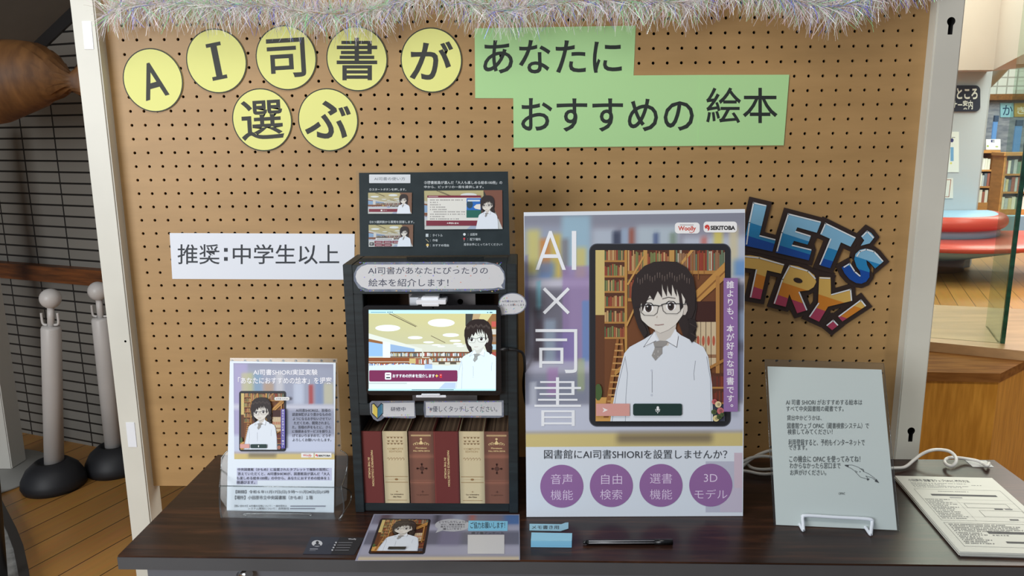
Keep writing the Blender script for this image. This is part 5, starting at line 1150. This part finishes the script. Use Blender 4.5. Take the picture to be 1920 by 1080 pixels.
A.field(unitq(z3, [(120, 66), (714, 72), (722, 640), (125, 638)]), 46, 44, fb_)
A.rect(z3, 140, 690, 705, 765, (192, 196, 222)); A.rect(z3, 138, 765, 262, 788, (192, 196, 222)); A.build('background_print', PAPER, fly)
A = Art(FP, 0.0006)
gtext(A, z3, [('AI司書SHIORI実証実験', 238, 103, 622, 138), ('「あなたにおすすめの絵本」を提案', 148, 150, 706, 190)], (240, 240, 246), 0.014)
TX = (60, 62, 72)
gtext(A, z3, [('AI司書SHIORIは、皆様の', 492, 338, 698, 357), ('読書体験がより豊かなものの', 470, 362, 700, 381), ('ようになるお手伝いさせてい', 474, 388, 700, 406), ('ただくため、開発されまし', 480, 413, 694, 432), ('た。皆様の声をもとに、さら', 470, 438, 700, 457), ('に価値あるサービスを創り上', 470, 463, 700, 481), ('げてまいりますので、どうぞ', 472, 488, 700, 507), ('よろしくお願いいたします。', 472, 514, 702, 532),
  ('中央図書館（かもめ）に設置されたタブレットで複数の質問に', 146, 690, 686, 708), ('答えていただくと、AI司書SHIORIが、図書館員が選んだ「大人', 146, 715, 694, 734), ('も楽しめる絵本100冊」の中から、あなたにおすすめの絵本を１', 140, 741, 692, 760), ('冊選びます。', 140, 766, 248, 785), ('【期間】令和６年11月17日(日)９時～11月24日(日)15時', 134, 822, 690, 845), ('【場所】小田原市立中央図書館（かもめ）１階', 130, 854, 592, 878), ('【問い合わせ】AI司書の活用について：一般社団法人', 128, 910, 440, 922), ('システム開発について：合同会社', 208, 925, 452, 938)], TX, 0.004)
A.rect(z3, 460, 914, 668, 920, (130, 134, 150)); A.rect(z3, 458, 929, 606, 935, (130, 134, 150)); A.build('lettering', PAPER, fly)
A = Art(FP, 0.0006); A.rrect(z3, 154, 232, 434, 592, 16, (40, 42, 48)); fu = unit(z3, 166, 246, 422, 580); warm_library(A, fu); A.setclip([fu(0, 0), fu(1, 0), fu(1, 1), fu(0, 1)])
girl(A, sim(z3, 290, 424, 0, 0, 1.03)); A.rect(z3, 166, 546, 222, 570, (216, 158, 150)); A.setclip(None); A.rrect(z3, 229, 547, 325, 570, 5, (24, 54, 52)); A.rrect(z3, 274, 553, 279, 565, 2.4, (236, 240, 240)); A.ell(z3, 398, 566, 10, 12, (170, 110, 96), 12)
A.rrect(z3, 371, 267, 460, 287, 9, (232, 232, 230)); A.text('AI司書 SHIORI', z3, 378, 272, 452, 283, TX); A.rect(z3, 410, 338, 434, 572, (92, 84, 164)); A.column('あなたの気分にあった一冊は？', z3, 422, 341, 16.4, 13, (236, 236, 246), 0.01)
A.build('tablet_picture', PAPER, fly, 'printed tablet with drawn woman')
A = Art(FP, 0.0006); woolly(A, z3, 524, 601, 598, 628, 0); A.build('logo_label', PAPER, fly, 'white label with script lettering'); A = Art(FP, 0.0006); sekitoba(A, z3, 605, 601, 704, 629, 0); A.build('logo_label', PAPER, fly, 'white label with black capitals')
lh = thing('leaflet_holder', 'clear acrylic leaflet holder at the left end of the table', 'leaflet holder', (0.38, -0.29, TZ))
BPl = Plane(FP.o - FP.n * 0.004, FP.x, FP.u); m = BPl.px
qb = [m(431, 671), m(632, 672), m(640, 845), m(652, 856), m(650, 938), m(626, 952), m(424, 952), m(413, 935), m(414, 858), m(427, 845)]
MB().slab(BPl.M, qb, 0.002).build('back_plate', CLR, lh)
FF = Plane(FP.o + FP.n * 0.030, FP.x, (FP.u + Vector((0, -0.10, 0)))); m = FF.px
MB().slab(FF.M, [m(416, 972), m(418, 975), m(624, 977), m(636, 973), m(644, 955), m(640, 914), m(412, 911), m(413, 950)], 0.002).build('front_plate', CLR, lh)
bf0, bf1 = FF.w(*m(417, 973)), FF.w(*m(634, 975)); bk0, bk1 = BPl.w(*BPl.px(424, 953)), BPl.w(*BPl.px(640, 953))
MB().prism([(bf0.x, bf0.y), (bf1.x, bf1.y), (bk1.x, bk1.y), (bk0.x, bk0.y)], TZ + 0.0005, TZ + 0.0025).build('bottom_plate', CLR, lh)
ed = MB(); ed.tube([FF.w(*m(412, 911)), FF.w(*m(640, 914))], 0.0012, 8, smooth_path=False); ed.tube([FF.w(*m(412, 911)), FF.w(*m(411.5, 930)), FF.w(*m(413, 955)), FF.w(*m(417, 974)), FF.w(*m(430, 976.5)), FF.w(*m(622, 977.5)), FF.w(*m(636, 973)), FF.w(*m(645, 955)), FF.w(*m(640, 914))], 0.0016, 8)
ed.build('front_edge', CEDGE, lh)
ed = MB(); ed.tube([FF.w(*m(412, 911)), BPl.w(*BPl.px(414, 880)), BPl.w(*BPl.px(418, 856)), BPl.w(*BPl.px(427, 845))], 0.0013, 8); ed.tube([FF.w(*m(640, 914)), BPl.w(*BPl.px(648, 890)), BPl.w(*BPl.px(652, 856)), BPl.w(*BPl.px(638, 844))], 0.0013, 8)
ed.tube([FF.w(*m(640, 912)), BPl.w(*BPl.px(657, 922)), BPl.w(*BPl.px(657, 940)), FF.w(*m(644, 962))], 0.0012, 8); ed.build('side_edge', CEDGE, lh)
ed = MB(); P3 = Plane(FF.o + FF.n * 0.0008, FF.x, FF.u); ed.tube([P3.w(*P3.px(463, 967)), P3.w(*P3.px(464, 963)), P3.w(*P3.px(576, 964)), P3.w(*P3.px(580, 967))], 0.0009, 8); ed.build('slot_rim', CEDGE, lh)

# ------------------------------------------------------------------ laminated notice on a white wire stand (right)
ob0 = Vector((1.3485, -0.338, TZ + 0.006)); ob1 = Vector((1.570, -0.356, TZ + 0.006)); obt = Vector((1.359, -0.194, 0.974))
OP = Plane(ob0, ob1 - ob0, obt - ob0); om = OP.px; z1 = OP.zm(1380, 660, 2.572)
ns = thing('laminated_notice', 'white laminated notice with printed Japanese lines and a gull drawing on the wire stand', 'notice', (1.46, -0.345, TZ))
q = [om(1455, 984), om(1682, 994), om(1653, 693), om(1439, 687)]; MB().slab(OP.M, q, 0.0006).build('sheet', mat('notice_paper', (222, 230, 228), 0.55), ns)
OL = Plane(OP.o + OP.n * 0.0004, OP.x, OP.u); q = [OL.px(1451, 986), OL.px(1687, 998), OL.px(1657, 681), OL.px(1434, 674)]; MB().slab(OL.M, q, 0.0014).build('laminate', LAM, ns)
e_ = MB(); e_.tube([OL.w(*p) for p in q] + [OL.w(*q[0])], 0.0006, 6, smooth_path=False); e_.build('laminate_edge', CEDGE, ns)
A = Art(OP, 0.0007); gtext(A, z1, [('AI 司書 SHIORI がおすすめする絵本は', 240, 229, 608, 256), ('すべて中央図書館の蔵書です。', 242, 260, 518, 287), ('貸出中かどうかは、', 245, 305, 412, 330), ('図書館ウェブ OPAC（蔵書検索システム）で', 246, 341, 640, 370), ('検索してみてください！', 248, 371, 464, 398), ('利用登録すると、予約もインターネットで', 252, 420, 620, 452), ('できます。', 253, 450, 342, 473), ('この機会に OPAC を使ってみてね！', 256, 500, 598, 532), ('わからなかったら窓口まで', 258, 533, 503, 562), ('お声がけください。', 260, 567, 434, 595), ('OPAC', 494, 677, 525, 688)], (70, 76, 78), 0.002)
A.build('lettering', PAPER, ns)
A = Art(OP, 0.0007); K = (60, 64, 68)
A.line(z1, [(525, 545), (560, 545), (590, 556), (602, 564), (614, 576), (640, 588), (665, 606), (688, 631), (655, 606), (625, 598), (640, 614), (600, 604), (586, 590), (572, 574), (556, 562), (525, 548)], 1.6, K); A.poly([z1(522, 545), z1(543, 546), z1(541, 556)], K); A.poly([z1(676, 612), z1(690, 632), z1(668, 624)], K); A.poly([z1(628, 610), z1(644, 612), z1(634, 621)], K); A.ell(z1, 597, 577, 2.2, 3, K, 10); A.line(z1, [(574, 572), (584, 578), (576, 582)], 1.5, K); A.line(z1, [(596, 562), (612, 566), (616, 578)], 2.5, K)
A.build('gull_drawing', PAPER, ns)
WIRE = mat('white_wire', (226, 232, 240), 0.35); NF = Plane(OP.o + OP.n * 0.006, OP.x, OP.u); n_ = NF.px
wsd = thing('wire_stand', 'white wire display stand in front of the laminated notice', 'stand', (1.47, -0.36, TZ))
def pz(x, y, z=TZ + 0.0032): return on_z(1380 + x / 2.572, 660 + y / 2.572, z)
wr = 0.0032; l0, l1 = pz(325, 860), pz(650, 880)
back = Vector((0.015, 0.20, 0))
wl = MB(); tl_ = NF.w(*NF.px(1380 + 322 / 2.572, 660 + 800 / 2.572)); tl2 = NF.w(*NF.px(1380 + 338 / 2.572, 660 + 789 / 2.572)); tr2 = NF.w(*NF.px(1380 + 640 / 2.572, 660 + 806 / 2.572)); tr3 = NF.w(*NF.px(1380 + 656 / 2.572, 660 + 822 / 2.572))
wl.tube([l0, l0.lerp(tl_, .5), tl_, tl2, tl2.lerp(tr2, .5), tr2, tr3, tr3.lerp(l1, .5), l1], wr, 12); wl.build('front_hook', WIRE, wsd)
for l in (l0, l1): MB().tube([l, l + Vector((0.0, 0.012, 0)), l + back * .5, l + back, l + back + Vector((0, -0.005, 0.02)), l + back + Vector((0, -0.03, 0.10))], wr, 10).build('leg', WIRE, wsd)
t0_, t1_ = l0 + back + Vector((0, -0.03, 0.10)), l1 + back + Vector((0, -0.03, 0.10)); MB().tube([t0_, t1_], wr, 10).build('back_bar', WIRE, wsd)

# ------------------------------------------------------------------ pile of printed sheets
SZ_ = TZ + 0.009
pt = [on_z(*q, SZ_) for q in ((1678, 892), (1860, 896), (1800, 1034))]; v4 = pt[1] + (pt[2] - pt[0]); LP = Plane(pt[2], v4 - pt[2], pt[0] - pt[2]); Lw = (v4 - pt[2]).length; Lh = (pt[0] - pt[2]).dot(LP.u)
sk = (pt[0] - pt[2]).dot(LP.x)
pl = thing('paper_pile', 'pile of printed white sheets lying on the right end of the table', 'paper pile', (LP.w(Lw / 2, Lh / 2).x, LP.w(Lw / 2, Lh / 2).y, TZ))
pb = MB()
for k in range(8):
    o_ = Vector((random.uniform(-.002, .002), random.uniform(-.002, .002), -0.001 - 0.00098 * k)); Pk = Plane(LP.o + o_, LP.x, LP.u); pb.slab(Pk.M, [(0, 0), (Lw, 0), (Lw + sk, Lh), (sk, Lh)], 0.00085)
pb.build('lower_sheets', mat('pile_paper', (214, 214, 206), 0.7), pl)
MB().slab(LP.M, [(0, 0), (Lw, 0), (Lw + sk, Lh), (sk, Lh)], 0.0008).build('top_sheet', mat('pile_top_paper', (220, 220, 210), 0.65), pl)
A = Art(LP, 0.0001); m = lambda x, y: (x * Lw + sk * (1 - y), (1 - y) * Lh); K = (70, 70, 74)
A.text('小田原市 図書館ウェブOPAC 操作方法', m, .10, .045, .72, .085, K, 0.02)
R = random.Random(2)
def tline(x0, x1, y, h_=.008, c=(128, 128, 128)):
    x = x0
    while x < x1: w_ = R.uniform(.008, .02); A.rect(m, x, y, min(x + w_, x1), y + h_, c, False); x += w_ + R.choice([.003, .004, .012])
for y, x0, x1 in ((.105, .10, .66), (.125, .10, .42), (.145, .10, .66), (.165, .10, .58), (.125, .70, .80), (.225, .3, .6)): tline(x0, x1, y)
A.line(m, [(.08, .2), (.93, .2), (.93, .63), (.08, .63)], .003, K, True, True); A.line(m, [(.08, .66), (.93, .66), (.93, .94), (.08, .94)], .003, K, True, True)
A.rect(m, .20, .27, .84, .295, K); A.rect(m, .36, .31, .48, .325, (160, 160, 160))
for y in (.315, .36, .43, .55): A.line(m, [(.08, y + .03), (.93, y + .03)], .0018, (150, 150, 150), False)
A.line(m, [(.40, .34), (.40, .63)], .0018, (150, 150, 150))
for k in range(13): tline(.10, R.uniform(.26, .38), .345 + .021 * k)
A.line(m, [(.44, .40), (.84, .40), (.84, .455), (.44, .455)], .003, K, True, True); A.line(m, [(.52, .49), (.92, .49), (.92, .57), (.52, .57)], .003, K, True, True); A.rect(m, .68, .462, .76, .476, K); A.rect(m, .78, .462, .85, .474, (130, 130, 130)); A.rect(m, .72, .6, .80, .612, K)
for k in range(5): tline(.11, R.uniform(.5, .9), .675 + .02 * k)
A.rect(m, .40, .76, .93, .785, K); A.rect(m, .48, .875, .82, .893, K)
for k in range(7): tline(.11, R.uniform(.26, .38), .78 + .02 * k)
tline(.42, .56, .80); A.h += STEP; A.build('print', PAPER, pl)

# ------------------------------------------------------------------ flat things along the front of the table
def flat_plane(a, b, z): return Plane((a.x, a.y, z), b - a, (0, 0, 1)) if False else None
class Flat(Plane):
    def __init__(s, o, x, z): 
        s.o = Vector((o.x, o.y, z)); s.x = Vector((x.x, x.y, 0)).normalized(); s.n = Vector((0, 0, 1)); s.u = s.n.cross(s.x)
        s.M = Matrix(((s.x.x, s.u.x, 0, s.o.x), (s.x.y, s.u.y, 0, s.o.y), (0, 0, 1, s.o.z), (0, 0, 0, 1)))
def on_table(px_l, px_r, dz):
    a, b = on_z(*px_l, TZ + dz), on_z(*px_r, TZ + dz); return Flat(a, b - a, TZ + dz)
LF = on_table((666, 1050), (975, 1049), 0.0016); lm = LF.px
lf = thing('survey_sheet', 'laminated landscape sheet with a drawn woman lying at the table front before the dark box', 'sheet', LF.o)
q = [lm(666, 1050.5), lm(975, 1049), lm(974, 964.5), lm(701, 964)]; MB().slab(LF.M, q, 0.0013).build('sheet', mat('survey_paper', (150, 152, 172), 0.35), lf)
A = Art(LF, 0.0001); z5b = lambda x, y: lm(620 + x / 3.176, 740 + y / 3.176)
lb_ = blobs((142, 144, 164), [(-1, -1, 2, .2, (110, 110, 128), .05, .8), (.05, -1, .12, .2, (80, 60, 70), .02, .8), (.42, -1, .46, .22, (60, 60, 70), .02, .8), (.55, -1, .62, .2, (150, 160, 180), .03, .8), (.9, -1, 2, .22, (70, 110, 170), .03, .8), (.66, -1, .7, .2, (170, 90, 80), .02, .7), (-1, .22, 2, .34, (166, 168, 188), .03, .8), (-1, .36, 2, .66, (98, 100, 116), .04, .9), (.48, .36, .62, .7, (122, 120, 146), .02, .8), (-1, .68, 2, .88, (164, 164, 182), .03, .9), (-1, .92, 2, 2, (206, 190, 160), .03, .9)])
A.field(unitq(z5b, [(262, 716), (1120, 718), (1122, 984), (160, 986)]), 50, 22, lb_); A.build('background_print', GLOSSY, lf)
A = Art(LF, 0.0003); Q = ((298, 738), (597, 742), (560, 951), (222, 950)); uq = unitq(z5b, Q)
A.poly([uq(.02, 0), uq(.98, 0), uq(1, .04), uq(1, .96), uq(.97, 1), uq(.03, 1), uq(0, .96), uq(0, .04)], (30, 31, 38)); uu = lambda u, v: uq(.045 + .91 * u, .04 + .92 * v)
warm_library(A, uu); A.setclip([uu(0, 0), uu(1, 0), uu(1, 1), uu(0, 1)]); girl(A, lambda x, y: uu((x - 1116.5) / 242, (y - 469) / 320)); A.setclip(None); A.poly([uu(.33, .90), uu(.68, .90), uu(.66, .98), uu(.32, .98)], (22, 24, 26)); A.build('tablet_picture', GLOSSY, lf, 'printed tablet with drawn woman')
A = Art(LF, 0.0003); A.ell(z5b, 725, 778, 104, 38, (182, 186, 192), 30); A.poly([z5b(640, 800), z5b(672, 808), z5b(625, 824)], (182, 186, 192))
gtext(A, z5b, [('どうでしたでしょうか', 645, 752, 812, 766), ('ぜひ、率直な感想を', 655, 770, 800, 780), ('教えていただけると', 655, 783, 800, 793), ('嬉しいです！', 668, 796, 775, 806), ('終了後アンケート', 838, 818, 1030, 832)], (60, 62, 70), 0.004); A.rect(z5b, 816, 836, 1034, 950, (206, 206, 206)); A.build('lettering', GLOSSY, lf)
SN = on_table((877.6, 994), (952, 994.5), 0.0022); sm = SN.px; STK = mat('sticky_blue', (128, 196, 226), 0.7)
b = MB().slab(SN.M, [sm(877.7, 995), sm(951.5, 995), sm(952, 977), sm(878.5, 976)], 0.0004).build('sticky_note', STK)
A = Art(SN, 0.00006); z5s = lambda x, y: sm(620 + x / 3.176, 740 + y / 3.176); A.text('ご協力お願いします！', z5s, 832, 758, 1038, 797, (30, 44, 60), 0.01); tag(join_print(b, A.build('p', PAPER)), 'light blue sticky note with handwriting on the laminated sheet', 'sticky note')
# dark business card
CP = on_table((568, 1038.5), (664.5, 1040), 0.0008); cm_ = CP.px
b = MB().slab(CP.M, [cm_(568, 1038.5), cm_(664.5, 1040), cm_(683, 1008), cm_(583, 1006.5)], 0.0007).build('business_card', mat('card_navy', (34, 38, 52), 0.45))
A = Art(CP, 0.00006); A.poly([cm_(620, 1039.2), cm_(664.3, 1039.8), cm_(682.6, 1008.3), cm_(637, 1007.4)], (30, 30, 34)); A.ell(cm_, 594.5, 1019, 10, 6, (200, 202, 206), 22); A.ell(cm_, 595, 1017.5, 3, 3.2, (40, 42, 50), 12); A.poly([cm_(588, 1024), cm_(602, 1024), cm_(599, 1020), cm_(591, 1020)], (60, 64, 74))
A.rect(cm_, 581, 1029, 596, 1030.2, (170, 172, 180)); A.rect(cm_, 580, 1032, 592, 1032.8, (130, 132, 140))
for k in range(4): A.ell(cm_, 630 - 2.3 * k, 1017.5 + 4.8 * k, 1.8, 1.4, (190, 190, 194), 10); A.rect(cm_, 634.5 - 2.3 * k, 1017.2 + 4.8 * k, 661 - 2.3 * k, 1018 + 4.8 * k, (140, 140, 146))
A.text('Woolly', cm_, 653, 1010, 668, 1013.5, (190, 190, 194), 0.03); tag(join_print(b, A.build('p', PAPER)), 'dark navy business card with a small round portrait left of the laminated sheet', 'card')
# memo slip, pad of sticky notes, pen
MS = on_table((992.5, 993), (1066, 993), 0.001); mm_ = MS.px; z2 = lambda x, y: mm_(960 + x / 3.84, 820 + y / 3.84)
b = MB().slab(MS.M, [z2(126, 668), z2(350, 674), z2(406, 656), z2(406, 612), z2(385, 614), z2(355, 625), z2(126, 622)], 0.0007).build('sticky_note', mat('memo_blue', (150, 196, 214), 0.7))
A = Art(MS, 0.00006); A.text('メモ書き用', z2, 142, 634, 338, 662, (30, 34, 40), 0.01); tag(join_print(b, A.build('p', PAPER)), 'pale blue memo slip with black handwriting behind the sticky pad', 'sticky note')
pz0 = [on_z(960 + x / 3.84, 820 + y / 3.84, TZ + 0.014) for x, y in ((136, 742), (430, 745), (433, 690), (140, 685))]
pad = thing('sticky_pad', 'thick light blue sticky note pad lying left of the black pen', 'sticky pad', (sum(p.x for p in pz0) / 4, sum(p.y for p in pz0) / 4, TZ))
PADM = mat('pad_blue', (140, 202, 232), 0.65, rgb2=(120, 186, 222), nscale=2, stretch=(1, 1, 160)); pts4 = [(p.x, p.y) for p in pz0]
MB().prism(pts4, TZ + 0.0005, TZ + 0.0130).build('sheet_block', PADM, pad); MB().prism(pts4, TZ + 0.0130, TZ + 0.014).build('top_sheet', mat('pad_top', (150, 206, 230), 0.7), pad)
PR = 0.0048; p0, p1 = on_z(1093.5, 1016.5, TZ + PR), on_z(1261, 1016, TZ + PR); dr2 = (p1 - p0)
pen = thing('pen', 'black felt pen with white lines lying at the front of the table', 'pen', (p0 + dr2 * .5 - Vector((0, 0, PR))))
BP_ = mat('pen_black', (18, 18, 20), 0.35)
MB().tube([p0 + dr2 * .04, p0 + dr2 * .80], PR, 14, smooth_path=False).build('barrel', BP_, pen); MB().tube([p0 + dr2 * .795, p1], PR * 1.12, 14, smooth_path=False).build('cap', mat('pen_cap', (14, 14, 15), 0.3), pen); MB().tube([p0, p0 + dr2 * .045], PR * 0.7, 12, smooth_path=False).build('end_plug', BP_, pen)
sd_ = Vector((0, -0.6, 0.8)) * (PR * 0.99); sd2 = Vector((0, -0.98, 0.15)) * (PR * 0.99)
ln_ = MB(); ln_.tube([p0 + dr2 * .06 + sd_, p0 + dr2 * .795 + sd_], 0.0005, 6, smooth_path=False); ln_.tube([p0 + dr2 * .06 + sd2, p0 + dr2 * .795 + sd2], 0.0005, 6, smooth_path=False); ln_.build('stripe', mat('pen_line', (206, 206, 210), 0.4), pen)

# ------------------------------------------------------------------ white mains lead
CW = mat('white_cable', (222, 220, 214), 0.4)
def cpt(u, v, y, lift=0.0):
    p = on_y(u, v, y); zmin = TZ + 0.0042 + lift
    return p if p.z > zmin else on_z(u, v, zmin)
def lead(pts, label):
    return tag(MB().tube(pts, 0.0036, 10).build('power_cord', CW), label, 'cable')
def z9(x, y): return (1660 + x / 3.6, 780 + y / 3.6)
lead([cpt(1560, 884, -0.12), cpt(1640, 880, -0.10), cpt(*z9(45, 352), -0.10), cpt(*z9(130, 345), -0.09), cpt(*z9(190, 300), -0.07), cpt(*z9(240, 262), -0.06), cpt(*z9(300, 235), -0.06), cpt(*z9(360, 227), -0.06), cpt(*z9(430, 238), -0.07), cpt(*z9(470, 270), -0.085), cpt(*z9(478, 305), -0.10, .006), cpt(*z9(452, 336), -0.10), cpt(*z9(418, 330), -0.09), cpt(*z9(402, 308), -0.07), cpt(*z9(418, 286), -0.06, .006), cpt(*z9(460, 280), -0.06, .009), cpt(*z9(540, 288), -0.05), cpt(*z9(620, 303), -0.06), cpt(*z9(658, 322), -0.07), cpt(*z9(688, 336), -0.09), cpt(*z9(700, 318), -0.07)], 'white cord looping on the right end of the table to a taped paper scrap')
for k, (pts, lb) in enumerate(((((1340, 905, -.14), (1385, 880, -.10), (1405, 863, -.085), (1428, 850, -.08), (1455, 844, -.075), (1500, 848, -.075)), 'white cord strand arching highest between the poster and the laminated notice'), (((1335, 880, -.15), (1390, 866, -.11), (1410, 858, -.10), (1440, 856, -.095), (1480, 868, -.095)), 'white cord strand second from the top between the poster and the notice'),
    (((1340, 868, -.07), (1392, 868, -.07), (1412, 878, -.075), (1440, 880, -.08), (1500, 872, -.08)), 'white cord strand sagging in the middle between the poster and the notice'), (((1340, 880, -.12), (1395, 883, -.12), (1430, 889, -.13), (1470, 886, -.13), (1520, 884, -.12)), 'lowest white cord strand lying on the table between the poster and the notice'))):
    tag(MB().tube([cpt(u, v, y, 0.002 * k if k != 3 else 0) for u, v, y in pts], 0.0036, 10).build('power_cord', CW), lb, 'cable')
sc_ = [on_z(*z9(*q), TZ + 0.0008) for q in ((538, 298), (680, 300), (735, 345), (590, 342))]
tag(MB().prism([(p.x, p.y) for p in sc_], TZ + 0.0002, TZ + 0.0009).build('paper_scrap', mat('scrap_white', (206, 206, 204), 0.7)), 'small white paper scrap under the cord end on the table', 'paper')
